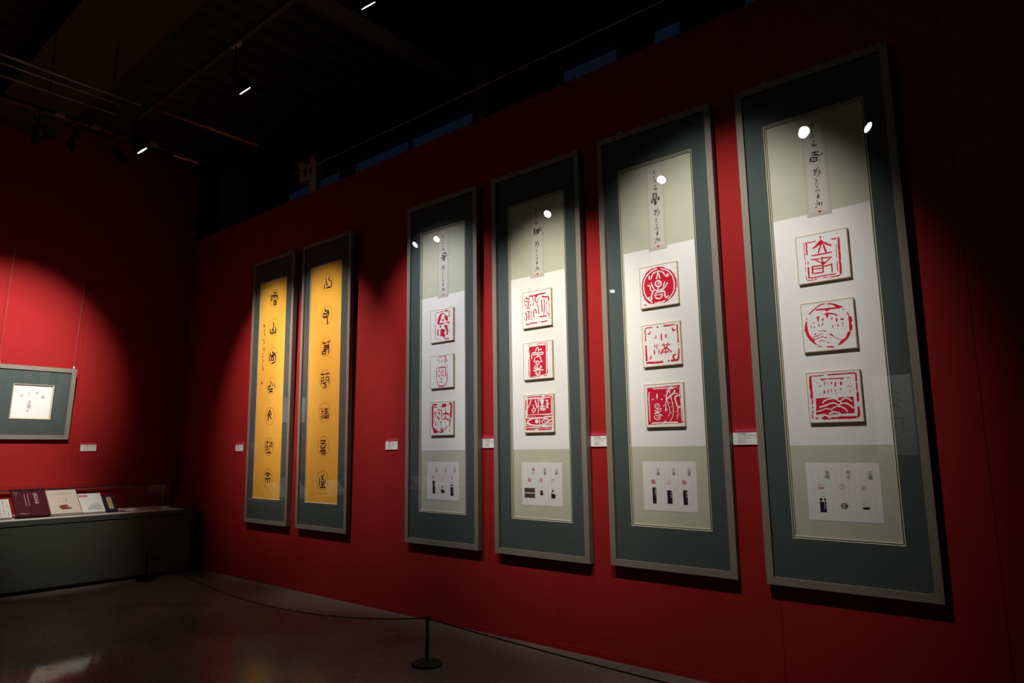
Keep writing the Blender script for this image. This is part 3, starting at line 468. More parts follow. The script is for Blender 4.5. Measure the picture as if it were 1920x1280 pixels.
def mat_and_bevels(root, W, H, rw, win, yf=.0210, double=True):
    w = W/2
    if double:
        b = .0045; g = .0065
        w1 = win; w2 = (win[0]+b, win[1]-b, win[2]+b, win[3]-b); w3 = (w2[0]+g, w2[1]-g, w2[2]+g, w2[3]-g); w4 = (w3[0]+b, w3[1]-b, w3[2]+b, w3[3]-b)
        ring_slab(root, 'mat_board', M['mat'], (-w+rw+.0005, w-rw-.0005, rw+.0005, H-rw-.0005), w1, yf, yf+.003)
        ring_slab(root, 'mat_bevel', M['bevel'], w1, w2, yf+.0002, yf+.006, yf+.002)
        ring_slab(root, 'inner_mat', M['mat'], w2, w3, yf+.002, yf+.006)
        ring_slab(root, 'mat_bevel', M['bevel'], w3, w4, yf+.0022, yf+.008, yf+.0045)
        return w4
    b = .006; w2 = (win[0]+b, win[1]-b, win[2]+b, win[3]-b)
    ring_slab(root, 'mat_board', M['mat'], (-w+rw+.0005, w-rw-.0005, rw+.0005, H-rw-.0005), win, yf, yf+.003)
    ring_slab(root, 'mat_bevel', M['bevel'], win, w2, yf+.0002, yf+.007, yf+.003)
    return w2

SEAL_MESH = {}
def seal_print(key):
    if key not in SEAL_MESH:
        e = SEALS[key]
        if key[0] in '34': e = ' '.join('%s%g:%s' % (t[:2], float(t[2:].split(':')[0] or 0)*1.04, t.split(':')[1]) for t in e.split())
        mb = MB(); draw(mb, e, lambda x, z: (x/1000-.5, z/1000), 0.0, .0012, seed=hash(key[0])*0+int(key), rough=.28, step=20, jit=5)
        o = mb.build('seal_print', [M['red'], M['card']]); SEAL_MESH[key] = o.data; bpy.data.objects.remove(o)
    return SEAL_MESH[key]

def place_seal(key, parent, x, y, z, s, name='seal_print', lift=1.0):
    o = bpy.data.objects.new(name, SEAL_MESH.get(key) or seal_print(key)); COL.objects.link(o); o.parent = parent
    o.location = (x, y, z); o.scale = (s, lift, s); return o

GND = .0340      # depth of the mounted paper behind the frame face
def seal_panel(root, key, x0, x1, z0, z1):
    yf, yb, e = .0165, GND-.0003, .0042
    mb = MB().box(x0, x1, yf+.002, yb, z0, z1)
    mb.box(x0, x1, yf, yf+.002, z0, z0+e).box(x0, x1, yf, yf+.002, z1-e, z1).box(x0, x0+e, yf, yf+.002, z0+e, z1-e).box(x1-e, x1, yf, yf+.002, z0+e, z1-e)
    p = mb.build('seal_panel', M['tan'], root)
    MB().box(x0+e+.0003, x1-e-.0003, yf+.0012, yf+.0019, z0+e+.0003, z1-e-.0003).build('card', M['card'], p)
    place_seal(key, p, (x0+x1)/2, yf+.0009, z0, x1-x0, lift=.35)
    return p

def ink_part(root, enc, W, y, name='brush_writing', mat=None, fat=1.0):
    if fat != 1.0: enc = ' '.join('%s%g:%s' % (t[:2], float(t[2:].split(':')[0] or 0)*fat, t.split(':')[1]) for t in enc.split())
    mb = MB(); draw(mb, enc, lambda x, z: (x/1000-W/2, z/1000), y, 0, seed=len(enc), rough=.22, step=6, jit=.6, slot={'k': 0, 'r': 1})
    return mb.build(name, [mat or M['ink'], M['red']], root)

def rubbing(parent, kind, x, z, w, h, y):
    """stone-side rubbing printed on the note sheet"""
    mb = MB(); rng = random.Random(int(x*977+z*131)+kind); f = lambda a, b: (x+a*w, z+b*h)
    if kind == 0: blob(mb, [(-.5, 0), (.5, 0), (.5, 1), (-.5, 1)], y, rng, .02, .3, f)
    elif kind == 1: blob(mb, [(-.5, 0), (.5, 0), (.5, .85), (.25, .97), (-.1, 1), (-.5, .98)], y, rng, .02, .3, f)
    elif kind == 2:   # block with a carved top
        blob(mb, [(-.5, 0), (.5, 0), (.5, .62), (-.5, .62)], y, rng, .01, .3, f)
        for q in ([(-.5, .66), (-.2, .68), (.0, .80), (-.3, .86), (-.48, .80)], [(.15, .80), (.35, .66), (.5, .66), (.4, .85)], [(-.2, .95), (.0, .93), (.0, .99)], [(.1, .95), (.3, .92), (.2, .98)]): blob(mb, q, y, rng, .02, .3, f)
    elif kind == 3:   # low base under a pale mountain
        blob(mb, [(-.5, 0), (.5, 0), (.45, .26), (-.1, .22), (-.5, .24)], y, rng, .02, .3, f)
        for k in range(12):
            a, b = rng.uniform(-.42, .42), rng.uniform(.3, .95); blob(mb, [(a, b), (a+.07, b), (a+.05, b+.08)], y, rng, .01, .3, f)
    elif kind == 4:   # half-dark pointed block
        blob(mb, [(-.5, 0), (.5, 0), (.5, .38), (.1, .42), (-.5, .58)], y, rng, .02, .3, f)
        blob(mb, [(-.4, .62), (-.1, .66), (.1, .8), (-.05, .98), (-.3, .82)], y, rng, .03, .3, f)
    elif kind == 5:   # round
        blob(mb, [(.5*math.cos(t*PI/9), .5+.42*math.sin(t*PI/9)) for t in range(18)], y, rng, .02, .3, f)
    o = mb.build('rubbing', M['grey'] if kind == 5 else M['ink'], parent)
    mb = MB()
    if kind in (0, 1, 2):
        top = {0: .92, 1: .86, 2: .58}[kind]
        for k in range(7):
            a = .12+.10*(k % 3); b = top-.06*k-.02
            stroke(mb, [(a, b), (a+rng.uniform(.05, .2), b-rng.uniform(.0, .05))], .05, y-.0003, rng, .3, .05, f)
    if kind == 5:
        for r in (.16, .30): stroke(mb, [(r*math.cos(t), .5+r*.8*math.sin(t)) for t in [i*PI/8 for i in range(2, 15)]], .05, y-.0003, rng, .3, .05, f)
    if mb.v: mb.build('rubbing_marks', M['sheet'], parent)

def note_sheet(root, keys, names, kinds, W):
    x0, x1, z0, z1 = .264-W/2, .657-W/2, .384, .711
    sh = MB().box(x0, x1, GND-.0011, GND-.0004, z0, z1).build('note_sheet', M['sheet'], root)
    y = GND-.0015; w = x1-x0; h = z1-z0
    mb = MB()
    for k in range(11):
        xx = x0+w*(.09+k*.082); mb.rect(xx-.0005, xx+.0006, z0+h*.10, z1-h*.10, y+.0002)
    mb.build('rule_lines', M['rule'], sh)
    for (fx, key, nm, kd) in zip((.20, .49, .775), keys, names, kinds):
        cx = x0+w*fx
        mb = MB(); write_column(mb, nm, cx+w*.10, z1-h*.13, y, .027, .95); mb.build('brush_writing', M['ink'], sh)
        place_seal(key, sh, cx, y, z0+h*.53, .034, 'seal_stamp', .2)
        kind, rw_, rh_, drop = kd
        if kind == 6:
            for q in (0, 1):
                zb = z0+h*(.17+.125*(1-q))
                MB().rect(cx-.052, cx+.052, zb, zb+h*.105, y).build('rubbing', M['grey'], sh)
                mb = MB(); rng = random.Random(5+q)
                for k in range(16):
                    a = cx-.045+.09*k/15; stroke(mb, [(a, zb+.006), (a+rng.uniform(-.006, .006), zb+.028*rng.uniform(.6, 1))], .004, y-.0003, rng, .3, .004, lambda a_, b_: (a_, b_))
                mb.build('rubbing_marks', M['ink'], sh)
        else: rubbing(sh, kind, cx+.004, z0+h*drop, rw_, rh_, y)
    return sh

def white_scroll(i, label, x0, z0, W, H, lean, keys, main, names, kinds):
    root = framed(label, 'framed art', (x0+W/2, -.05, z0), lean, W, H, group='tall framed seal scrolls on the right wall')
    win = (.165-W/2, .753-W/2, .274, 2.842)
    inn = mat_and_bevels(root, W, H, .044, win)
    a, b = win[0]-.004, win[1]+.004
    MB().box(a, b, GND, GND+.001, 2.202, win[3]+.004).build('sage_ground', M['sage'], root)
    MB().box(a, b, GND-.0002, GND+.001, .811, 2.2018).build('white_ground', M['paper'], root)
    MB().box(a, b, GND, GND+.001, win[2]-.004, .8108).build('sage_ground', M['sage'], root)
    xs0, xs1 = .388-W/2, .530-W/2
    st = MB().box(xs0, xs1, GND-.0014, GND-.0004, 2.180, 2.838).build('inscription_strip', M['strip'], root)
    MB().box(xs0+.017, xs1-.017, GND-.0018, GND-.0014, 2.206, 2.80).build('strip_paper', M['stripin'], st)
    ink_part(st, INK['6s'], W, GND-.0021, 'small_writing', fat=1.3)['kind'] = 'stuff'
    ink_part(st, INK[main], W, GND-.0022, 'large_character')
    for key, (za, zb) in zip(keys, ((1.772, 2.070), (1.357, 1.653), (.940, 1.236))):
        seal_panel(root, key, .3115-W/2, .6065-W/2, za, zb)
    note_sheet(root, (keys[2], keys[1], keys[0]), names, kinds, W)
    hangers(root, (-W*.295, W*.305), H, .036, H+.60)
    return root

def gold_scroll(label, x0, z0, W, H, lean, inks, cs):
    root = framed(label, 'framed art', (x0+W/2, -.05, z0), lean, W, H, group='pair of framed golden scrolls')
    GND = .0250
    win = (.1435-W/2, .719-W/2, .272, 2.812)
    mat_and_bevels(root, W, H, .040, win, yf=.0165, double=False)
    MB().box(win[0]-.004, win[1]+.004, GND, GND+.001, win[2]-.004, win[3]+.004).build('golden_ground', M['gold'], root)
    for s, t in cs:
        mb = MB(); rng = random.Random(int(t*100)); cx = s-W/2
        n = 40; r0, r1 = .0955, .1040
        for k in range(n):
            a0, a1 = 2*PI*k/n, 2*PI*(k+1)/n; q = len(mb.v)
            mb.v += [(cx+r*math.cos(a), GND-.0006, t+r*math.sin(a)) for r, a in ((r0, a0), (r1, a0), (r1, a1), (r0, a1))]
            mb.face([q, q+1, q+2, q+3])
        mb.build('medallion_ring', M['ring'], root)
    near = {}
    for e in inks:
        for tok in INK[e].split():
            c, k, w_, pts = parse(tok)[0]; mx = sum(p[0] for p in pts)/len(pts)/1000; mz = sum(p[1] for p in pts)/len(pts)/1000
            key = 'stamp' if c == 'r' else 'column' if mx < .33 else min(range(len(cs)), key=lambda q: abs(cs[q][1]-mz))
            near.setdefault(key, []).append(tok)
    for key, toks in near.items():
        o = ink_part(root, ' '.join(toks), W, GND-.0010, 'red_stamp' if key == 'stamp' else 'small_writing' if key == 'column' else 'brush_character', fat=.95)
        if key == 'column': o['kind'] = 'stuff'
    hangers(root, (-W*.27, W*.30), H, .036, H+.62)
    return root

WA, HA, LA = .9098, 3.12, .0085
gold_scroll('golden scroll in a taupe frame, left of the pair, with a small inscription column', 1.8545, .6448, .8941, 3.0875, .0120, ('1a', '1b'),
    [(.449, 2.591), (.455, 2.246), (.455, 1.899), (.454, 1.558), (.448, 1.205), (.445, .859), (.446, .507)])
gold_scroll('golden scroll in a taupe frame, right of the pair, seven ringed characters', 2.9134, .6424, .8941, 3.0875, .0120, ('2a', '2b'),
    [(.448, 2.599), (.450, 2.245), (.451, 1.902), (.451, 1.556), (.449, 1.206), (.448, .857), (.447, .507)])
B = lambda k, w_, h_, d: (k, w_, h_, d)
white_scroll(3, 'tall framed scroll beside the golden pair, its middle red seal a narrow outlined one', 4.6768, .6343, WA, HA, LA, ('31', '32', '33'), '3m', ('大寒', '小寒', '立冬'),
    (B(0, .030, .112, .16), B(4, .040, .070, .18), B(2, .036, .118, .12)))
white_scroll(4, 'brightest lit tall scroll, its lowest red seal showing a fish', 5.7647, .6345, WA, HA, LA, ('41', '42', '43'), '4m', ('秋分', '处暑', '立秋'),
    (B(6, 0, 0, 0), B(0, .027, .036, .24), B(4, .040, .072, .18)))
white_scroll(5, 'tall framed scroll whose top red seal is a solid round disc', 6.8472, .6465, WA, HA, LA, ('51', '52', '53'), '5m', ('小暑', '小满', '立夏'),
    (B(0, .028, .108, .14), B(1, .038, .088, .15), B(0, .030, .094, .14)))
white_scroll(6, 'tall framed scroll nearest the camera, its middle red seal an open circle', 7.9315, .6434, WA, HA, LA, ('61', '62', '63'), '6m', ('谷雨', '雨水', '立春'),
    (B(2, .036, .094, .14), B(5, .040, .040, .20), B(3, .036, .052, .22)))

# square framed calligraphy on the left wall
W2 = .832
sq = framed('small square framed calligraphy hanging above the display case', 'framed art', (.052, -1.788, 1.612), .105, W2, .852, rw=.05, rotz=PI/2, name='framed_calligraphy')
win = (-.204, .204, .236, .640)
mat_and_bevels(sq, W2, .852, .05, win, yf=.0135, double=False)
ring_slab(sq, 'window_lining', M['tan'], (win[0]+.0062, win[1]-.0062, win[2]+.0062, win[3]-.0062), (win[0]+.012, win[1]-.012, win[2]+.012, win[3]-.012), .017, GND, .020)
MB().box(win[0]-.004, win[1]+.004, GND, GND+.001, win[2]-.004, win[3]+.004).build('white_ground', M['card'], sq)
mb = MB()
for ch, x, z, s in (('花', -.105, .487, .036), ('上', -.035, .520, .036), ('风', .045, .523, .036), ('雅', .105, .478, .038)): write(mb, ch, x, z, GND-.0006, s, center=True)
write_column(mb, '士音', -.022, .452, GND-.0006, .050, 1.0)
mb.build('brush_characters', M['ink'], sq)
mb = MB(); mb.rect(-.036, -.022, .322, .336, GND-.0006); mb.build('red_stamp', M['red'], sq)
mb = MB(); rng = random.Random(3)
for k in range(9):
    a = .35+.30*k/1.2; stroke(mb, [(.075*math.cos(a*1.0)-.005, .435+.05*math.sin(a)), (.06*math.cos(a+.5)-.005, .43+.05*math.sin(a+.5))], .002, GND-.0006, rng, .3, .01, lambda a_, b_: (a_, b_))
mb.build('faint_fan', M['rule'], sq)
hangers(sq, (-.36, .39), .852, .040, 3.0)

# ---------------------------------------------------------------- wall labels
def wall_label(label, loc, rotz=0, w=.174, h=.108):
    root = empty('wall_label', loc, (0, 0, rotz)); tag(root, label, 'label', 'exhibit labels on the red walls')
    MB().box(-w/2, w/2, -.006, 0, 0, h).build('plate', M['label'], root)
    MB().box(-w/2, w/2, -.0066, -.006, h*.735, h).build('header_band', M['labelred'], root)
    MB().box(-w/2, w/2, -.0066, -.006, 0, h*.035).build('lower_edge', M['labelred'], root)
    mb = MB()
    for z, tx in ((.62, '作  者: 篆刻者'), (.50, '作  品:《大美二十四节气》组品之'), (.375, '尺  寸: 50cm x 180cm'), (.25, '材  质: 纸本'), (.125, '创作年份: 2021')):
        write(mb, tx, -w/2+w*.18, h*z, -.0064, h*.105, .84)
    mb.build('print', M['ink'], root)
    mb = MB(); write(mb, '大', -w*.44, h*.80, -.0070, h*.10); write(mb, '美', -w*.375, h*.79, -.0070, h*.14); write(mb, '篆', -w*.285, h*.80, -.0070, h*.10)
    mb.build('emblem', M['labelgold'], root)
    mb = MB(); mb.rect(-w*.20, w*.40, h*.89, h*.905, -.0070); mb.rect(-w*.20, w*.47, h*.81, h*.835, -.0070)
    mb.build('header_lines', M['labelpink'], root)
    return root
wall_label('white wall label with red header left of the golden pair', (1.578, 0, 1.453))
wall_label('white wall label with red header on bare wall between golden and white scrolls', (4.420, 0, 1.453))
wall_label('white wall label wedged between the first and second white scrolls', (5.676, 0, 1.458))
wall_label('white wall label right of the scroll with the fish seal', (6.762, 0, 1.459))
wall_label('white wall label just left of the scroll nearest the camera', (7.846, 0, 1.460))
wall_label('white wall label above the display case, beside the square frame', (0, -1.130, 1.470), PI/2)

# ---------------------------------------------------------------- display case along the left wall
CX, CY0, CY1 = .872, -5.6, -.201
case = empty('display_case', (0, 0, 0)); tag(case, 'long dark green display case with a glass top, against the left wall', 'display case')
MB().box(.05, CX-.03, CY0, CY1-.02, 0.0, .045).build('plinth', M['black'], case)
MB().box(.03, CX, CY0, CY1, .045, .690).build('body', M['case'], case)
MB().box(.045, CX-.012, CY0, CY1-.01, .690, .703).build('shadow_gap', M['black'], case)
MB().box(.03, CX, CY0, CY1, .703, .755).build('collar', M['case'], case)
MB().box(.05, CX-.02, CY0, CY1-.09, .755, .761).build('deck_cloth', M['deck'], case)
MB().box(CX-.013, CX-.007, CY0, CY1-.002, .756, 1.072).build('front_pane', M['caseglass'], case)
MB().box(.04, CX-.007, CY1-.009, CY1-.003, .756, 1.072).build('end_pane', M['caseglass'], case)
MB().box(.03, CX-.004, CY0, CY1, 1.0735, 1.0795).build('top_pane', M['caseglass'], case)
MB().box(CX-.014, CX-.003, CY0, CY1-.001, 1.062, 1.0730).build('front_rail', M['black'], case)
MB().box(.035, .055, CY0, CY1-.004, 1.022, 1.036).build('back_rail', M['alu'], case)
MB().box(.037, .053, CY1-.022, CY1-.010, .762, 1.022).build('back_post', M['alu'], case)

filler = struct(MB().box(.72, .75, CY1+.003, -.001, 0.0, .70).build('trim_8', M['wallcore']))
MB().lathe([(.016, 0), (.016, .006), (.010, .010), (.010, .026), (.014, .030), (.012, .040), (0, .042)], 16, (.75, -.10, .56), (1, 0, 0)).build('knob', M['black'], filler, smooth=True)

def book(label, y0, y1, zb, h, th, cover, lean=.86, xb=.70, name='book', group='books leaning in the display case'):
    w = y1-y0; zb = zb+th*math.sin(lean); root = empty(name, (xb, (y0+y1)/2, zb), (-lean, 0, PI/2)); tag(root, label, 'book', group)
    MB().box(-w/2, w/2, 0, .002, 0, h).build('front_cover', M[cover], root)
    MB().box(-w/2, w/2, th-.002, th, 0, h).build('back_cover', M[cover], root)
    MB().box(-w/2, -w/2+.002, .002, th-.002, 0, h).build('spine', M[cover], root)
    MB().box(-w/2+.002, w/2-.003, .002, th-.002, .002, h-.002).build('page_block', M['sheet'] if cover != 'maroon' else M[cover], root)
    return root, w
def easel(label, y, h, lean=.86, xb=.70, th=.03):
    # wedge stand under a book; the sloped face runs behind the back cover
    d = th+.002; c, s = math.cos(lean), math.sin(lean)
    ax, az = xb-d*c, .7625; 
    z0 = az
    L = h*.62; bx, bz = xb-d*c-L*s, .7625+L*c-d*s*0
    bz = .7625+L*c
    mb = MB(); n = 0
    off = .012
    P = [(ax-off, z0), (bx-off, bz), (bx-off-.02, bz), (bx-off-.02, z0)]
    for yy in (y-.03, y+.03): mb.v += [(x, yy, z) for x, z in P]
    mb.face([0, 1, 2, 3]); mb.face([7, 6, 5, 4])
    for k in range(4): j = (k+1) % 4; mb.face([j, k, 4+k, 4+j])
    o = mb.build('book_stand', M['black']); tag(o, label, 'stand', 'small stands holding up the books'); return o
ZB = .764
b1, wd = book('white book with columns of black calligraphy, at the left photo edge', -2.30, -2.02, ZB, .290, .014, 'white')
mb = MB()
for c in range(6):
    for r in range(8):
        write(mb, '山水印心道石金文篆刻書言'[(c*5+r*3) % 12], wd/2-.022-c*.036, .25-r*.031, -.0004, .026, center=True)
mb.build('cover_characters', M['ink'], b1)
mb = MB(); mb.rect(-.05, -.0485, .04, .18, -.0004); mb.rect(-.085, -.05, .10, .1015, -.0004); mb.build('cover_red_lines', M['red'], b1)
b2, wd = book('thick dark maroon book with silver cursive title, tallest in the case', -1.985, -1.672, ZB, .425, .034, 'maroon')
mb = MB(); write_column(mb, '金石永年', .058, .345, -.0004, .046, .95)
mb.build('cover_title', M['silver'], b2)
mb = MB()
for c in range(2):
    for r in range(17): mb.rect(-.045+c*.030-.004, -.045+c*.030+.004, .325-r*.0105-.0035, .325-r*.0105+.002, -.0004)
for r in range(4): mb.rect(-.135, -.10, .365-r*.016, .3665-r*.016, -.0004)
mb.rect(-.115, -.075, .030, .038, -.0004); mb.rect(-.070, -.035, .031, .034, -.0004)
mb.build('cover_small_print', M['silver'], b2)
b3, wd = book('cream book with a red-brown carved seal printed on the cover', -1.660, -1.362, ZB, .385, .022, 'cream')
mb = MB(); blob(mb, [(-.045, .09), (-.03, .072), (.055, .080), (.06, .105), (.0, .110), (.035, .118), (.03, .145), (-.01, .150), (-.05, .140), (-.058, .11)], -.0004, random.Random(1), .002, .02, lambda a_, b_: (a_, b_))
mb.build('cover_seal_picture', M['brown'], b3)
mb = MB()
for a in (-.04, .0, .025): mb.rect(a, a+.0016, .19, .255, -.0004)
for z in (.19, .2535): mb.rect(-.042, .030, z, z+.0018, -.0004)
mb.rect(.028, .030, .19, .255, -.0004)
mb.rect(-.14, .14, .038, .0392, -.0004)
for k, (a, b_) in enumerate(((-.05, .05), (-.08, .11), (-.115, .12), (-.05, .06))): mb.rect(a, b_, .342-k*.013, .344-k*.013, -.0004)
mb.build('cover_line_print', M['brown'], b3)
b4, wd = book('white magazine with a red title block and pale picture', -1.350, -1.116, ZB, .325, .008, 'white', name='magazine')
mb = MB(); mb.rect(-.108, -.020, .268, .300, -.0004); mb.build('title_block', M['red'], b4)
mb = MB(); write(mb, '大美书风', -.100, .274, -.0008, .022); mb.build('title_characters', M['card'], b4)
mb = MB()
for k in range(4): mb.rect(-.100, -.005-.02*(k % 2), .246-k*.012, .2485-k*.012, -.0004)
mb.rect(-.110, .110, .030, .031, -.0004); mb.rect(-.105, -.05, .012, .016, -.0004)
blob(mb, [(-.06, .06), (.09, .055), (.095, .12), (.05, .165), (.01, .15), (-.05, .10)], -.0003, random.Random(2), .004, .02, lambda a_, b_: (a_, b_))
mb.build('cover_print', M['palegrey'], b4)
b5, wd = book('small navy thread-bound book with a gold title slip', -1.108, -.985, ZB, .285, .010, 'navy')
MB().rect(-.022, .028, .050, .245, -.0004).build('title_slip', M['goldlabel'], b5)
mb = MB(); write_column(mb, '印谱集古今', .003, .235, -.0008, .026, 1.2); mb.build('slip_characters', M['brown'], b5)
b6, wd = book('open white book standing farther along the case', -4.16, -3.78, ZB, .27, .012, 'white')
b7, wd = book('pale catalogue leaning near the left end of the visible books', -2.72, -2.42, ZB, .33, .016, 'cream')
b8, wd = book('second pale catalogue farther along the case', -3.25, -2.95, ZB, .30, .016, 'white')
for nm, y, h, th in (('under the calligraphy book', -2.16, .29, .014), ('under the maroon book', -1.83, .425, .034), ('under the cream book', -1.51, .385, .022), ('under the magazine', -1.233, .325, .008), ('under the navy book', -1.046, .285, .010),
                     ('under the open white book', -3.97, .27, .012), ('under the pale catalogue', -2.57, .33, .016), ('under the second pale catalogue', -3.10, .30, .016)):
    easel('small black book stand hidden ' + nm, y, h, th=th)

def leaflet(label, x, y, a, w, h, curl, mat, z=.7618):
    mb = MB(); n = 8
    for k in range(n+1):
        t = k/n; zz = curl*4*(t-.5)**2 if curl > 0 else -curl*(1-4*(t-.5)**2)
        for s in (-.5, .5): mb.v.append((s*h, (t-.5)*w, zz))
    for k in range(n): mb.face([2*k, 2*k+1, 2*k+3, 2*k+2])
    m = len(mb.v); mb.v += [(x_, y_, z_+.0012) for x_, y_, z_ in mb.v]
    for k in range(n): mb.face([m+2*k, m+2*k+2, m+2*k+3, m+2*k+1])
    for k in range(n): mb.face([2*k, 2*k+2, m+2*k+2, m+2*k]); mb.face([2*k+1, m+2*k+1, m+2*k+3, 2*k+3])
    o = mb.build('leaflet', mat, smooth=False, loc=(x, y, z), rot=(0, 0, a)); tag(o, label, 'leaflet', 'loose leaflets on the case deck'); return o
leaflet('curled white leaflet lying next to the navy book', .60, -.86, .25, .20, .16, .020, M['sheet'])
leaflet('pale leaflet lying flat in the middle of the loose papers', .60, -.64, -.2, .20, .15, .010, M['pink'])
leaflet('white leaflet near the right end of the case deck', .55, -.45, .3, .16, .14, .022, M['sheet'])
leaflet('thin leaflet farthest right, behind the back post', .36, -.37, -.1, .14, .12, .010, M['sheet'])

# ---------------------------------------------------------------- rope barrier
def stanchion(label, x, y, h=.318):
    r = empty('barrier_post', (x, y, 0)); tag(r, label, 'barrier post', 'low black barrier posts')
    MB().lathe([(.0, 0), (.100, 0), (.105, .004), (.105, .012), (.098, .018), (.03, .021), (.012, .024), (0, .024)], 40).build('base', M['black'], r, smooth=False)
    MB().lathe([(.0115, .022), (.0115, h-.016), (.0, h-.016)], 20).build('post', M['black'], r, smooth=True)
    MB().lathe([(.0135, h-.022), (.0135, h-.004), (.009, h), (0, h)], 20).build('cap', M['black'], r, smooth=True)
    return r
P1 = (5.868, -.866); P2 = (.985, -.742); P3 = (10.75, -.905)
stanchion('low black barrier post standing free on the floor in the foreground', *P1)
stanchion('low black barrier post in front of the display case', *P2)
stanchion('low black barrier post beyond the right photo edge', *P3)
def rope(label, a, b, sag, h=.300):
    pts = []
    ax, ay = a; bx, by = b; L = math.hypot(bx-ax, by-ay); ux, uy = (bx-ax)/L, (by-ay)/L
    for k in range(41):
        t = k/40; s = .0145+(L-.029)*t
        pts.append((ax+ux*s, ay+uy*s, h-sag*(1-(2*t-1)**2)))
    o = MB().tube(pts, .0042, 8).build('barrier_rope', M['blackrubber'], smooth=True); tag(o, label, 'rope', 'thin black barrier ropes'); return o
rope('thin black rope sagging between the case post and the foreground post', P2, P1, .212)
rope('thin black rope running from the foreground post past the right photo edge', P1, P3, .055)

# ---------------------------------------------------------------- overhead: tracks, spotlights, pipes
def box_thing(name, label, cat, mat, *boxes):
    mb = MB()
    for b in boxes: mb.box(*b)
    return tag(mb.build(name, mat), label, cat)
box_thing('lighting_track', 'long black lighting track running parallel to the scroll wall', 'lighting track', M['black'], (2.9, 12.6, -2.018, -1.982, 4.445, 4.48))
t2 = box_thing('lighting_track', 'short black lighting track running out from the scroll wall near the corner', 'lighting track', M['black'], (2.73, 2.766, -4.6, -1.20, 4.425, 4.46))
for y in (-2.50, -2.20, -1.70):
    MB().box(2.715, 2.781, y-.035, y+.035, 4.4262, 4.458).build('track_clip', M['beige'], t2)
for i, (x, yy) in enumerate(((2.748, -1.3), (2.748, -3.1), (2.748, -4.4))): MB().tube([(x, yy, 4.46), (x, yy, 5.55)], .004, 6).build('suspension_rod', M['black'], t2)

def spotlight(label, lens, aim, watts, half, blend, col, zt=4.445):
    lp = Vector(lens); d = (Vector(aim)-lp).normalized(); hp = lp - d*.075
    r = empty('track_spotlight', lens); tag(r, label, 'spotlight', 'track spotlights')
    L = lambda v: Vector(v) - lp
    body = MB().lathe([(.0, -.150), (.034, -.150), (.040, -.145), (.040, -.060), (.050, -.050), (.052, .006), (.047, .006), (.045, -.002), (.0, -.004)], 28, (0, 0, 0), d).build('lamp_body', M['black'], r, smooth=False)
    MB().lathe([(.0, .0052), (.0465, .0052), (.0465, .0064), (.0, .0064)], 28, (0, 0, 0), d).build('lens', M['lens'], r)
    back = -d*.11
    top = Vector((back.x, back.y, zt-lp.z))
    MB().tube([tuple(back+Vector((0, 0, .038))), tuple(top)], .009, 10).build('stem', M['black'], r)
    MB().box(top.x-.055, top.x+.055, top.y-.017, top.y+.017, top.z-.028, top.z-.001).build('track_adapter', M['beige' if lens[0] > 4.5 and lens[0] < 5.5 else 'black'], r)
    ld = bpy.data.lights.new('lamp_beam', 'SPOT'); ld.energy = watts; ld.spot_size = math.radians(2*half); ld.spot_blend = blend; ld.color = col; ld.shadow_soft_size = .04
    lo = bpy.data.objects.new('lamp_beam', ld); COL.objects.link(lo); lo.parent = r
    lo.location = d*.05; lo.rotation_euler = d.to_track_quat('-Z', 'Y').to_euler()
    return r
for a in SPOTS: spotlight(*a)

def pipe(label, pts, r, mat, name='ceiling_pipe', cat='pipe', rods=()):
    root = MB().tube(pts, r, 10).build(name, mat, smooth=True); tag(root, label, cat)
    for x, y, z0, z1 in rods: MB().tube([(x, y, z0), (x, y, z1)], .005, 6).build('hanger_rod', M['black'], root)
    return root
pipe('thin pale conduit hung along the top of the scroll wall', [(2.95, -.30, 4.49), (12.5, -.30, 4.50)], .007, M['pipe'], 'conduit', 'conduit', [(4.93, -.30, 4.36, 5.2), (6.47, -.30, 4.36, 5.2), (8.4, -.30, 4.4, 5.2)])
pipe('reddish pipe under the ceiling, ending above the golden scrolls', [(3.19, -1.86, 4.60), (3.19, -.84, 4.60)], .016, M['copper'])
pipe('upper pale pipe of the pair at the upper left', [(3.22, -4.8, 4.60), (3.16, -1.98, 4.60)], .014, M['pipe'])
pipe('lower pale pipe of the pair at the upper left', [(3.06, -4.8, 4.60), (3.02, -2.10, 4.60)], .010, M['pipe'])
pipe('third pale pipe under the pair at the upper left', [(2.81, -4.8, 4.60), (2.80, -2.05, 4.60)], .010, M['pipe'], rods=[(2.80, -2.6, 4.6, 5.55), (2.80, -2.1, 4.6, 5.55)])
pipe('short reddish pipe at the end of the corner lighting track', [(2.70, -1.48, 4.42), (2.70, -1.22, 4.42)], .012, M['copper'])

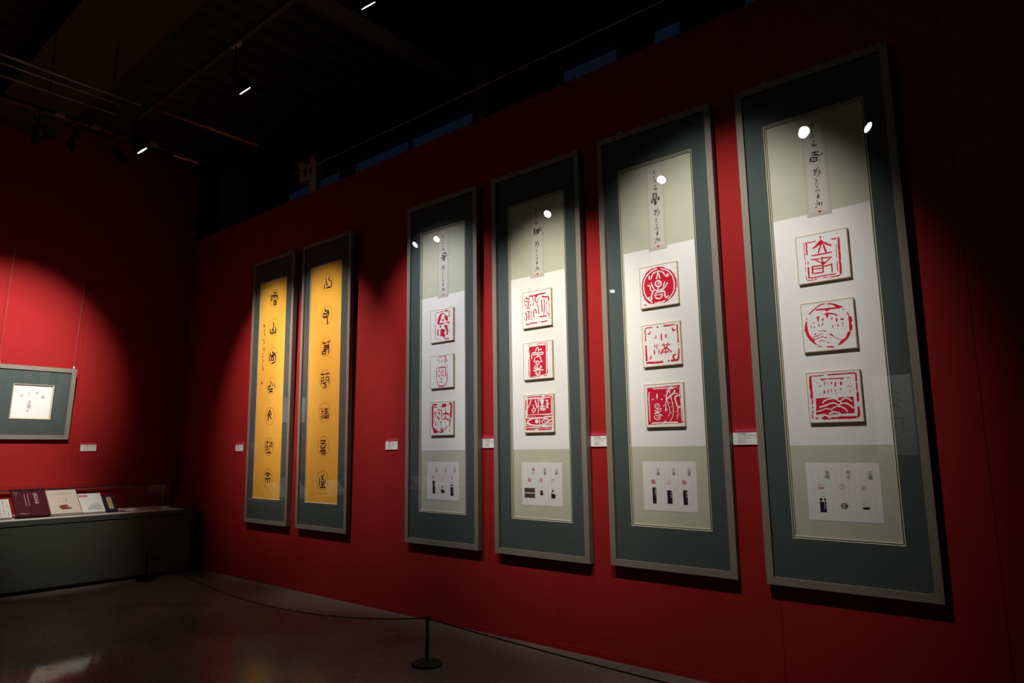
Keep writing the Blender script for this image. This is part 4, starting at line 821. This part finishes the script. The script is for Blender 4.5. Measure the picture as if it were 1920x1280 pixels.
em = empty('emergency_light', (2.78, .06, WALL_TOP)); tag(em, 'twin-headed emergency light box on top of the scroll wall', 'emergency light')
MB().box(.02, .16, -.03, .03, 0, .20).build('bracket', M['beige'], em)
MB().box(-.17, .17, -.045, .045, .19, .385).build('housing', M['beige'], em)
for x, z in ((-.13, .43), (.10, .455)):
    h = MB().lathe([(.0, -.05), (.035, -.05), (.066, -.02), (.068, .0), (.0, .004)], 24, (x, -.03, z), (.55, -.8, -.2)).build('lamp_head', M['lensdark'], em, smooth=True)
    MB().tube([(x, 0, .385), (x, -.02, z-.02)], .010, 8).build('swivel', M['black'], em)
mb = MB(); mb.rect(-.15, -.12, .30, .34, -.0455); mb.rect(-.07, -.02, .24, .345, -.0455); mb.rect(.04, .10, .25, .31, -.0455)
mb.build('indicator_marks', M['black'], em)

# picture on the back wall that shows in the glazing
bn = empty('hanging_banner', (6.95, -8.99, 1.15), (0, 0, PI)); tag(bn, 'pale hanging banner with a line drawing on the wall behind the camera', 'banner')
MB().box(-.30, .30, -.02, 0, 0, 1.35).build('cloth', M['paper'], bn)
mb = MB(); rng = random.Random(9)
for pts in ([(0, 1.2), (0, .75)], [(-.12, 1.0), (0, 1.1), (.12, 1.0)], [(-.15, .88), (0, .98), (.15, .88)], [(-.1, .78), (0, .85), (.1, .78)], [(-.15, .62), (.15, .62)], [(-.12, .62), (-.1, .4), (.05, .32), (.13, .42), (.1, .55), (.0, .52), (.02, .44)]): stroke(mb, pts, .016, -.021, rng, .2, .03, lambda a_, b_: (a_, b_))
mb.build('line_drawing', M['grey'], bn)
spotlight('added black track spotlight brightening the banner behind the camera', (6.95, -6.9, 4.15), (6.95, -9.0, 1.9), 260, 20, .9, SOFT, 4.445)  # unseen lamp, added so the banner is bright enough to reflect
spotlight('added black track spotlight brightening the far part of the display case', (2.60, -3.9, 4.15), (.2, -3.9, 1.2), 240, 22, .9, SOFT, 4.425)  # out-of-view lamp put in to brighten the far stretch of the case
box_thing('lighting_track', 'black lighting track over the far side of the room', 'lighting track', M['black'], (1.0, 12.6, -6.818, -6.782, 4.445, 4.48))
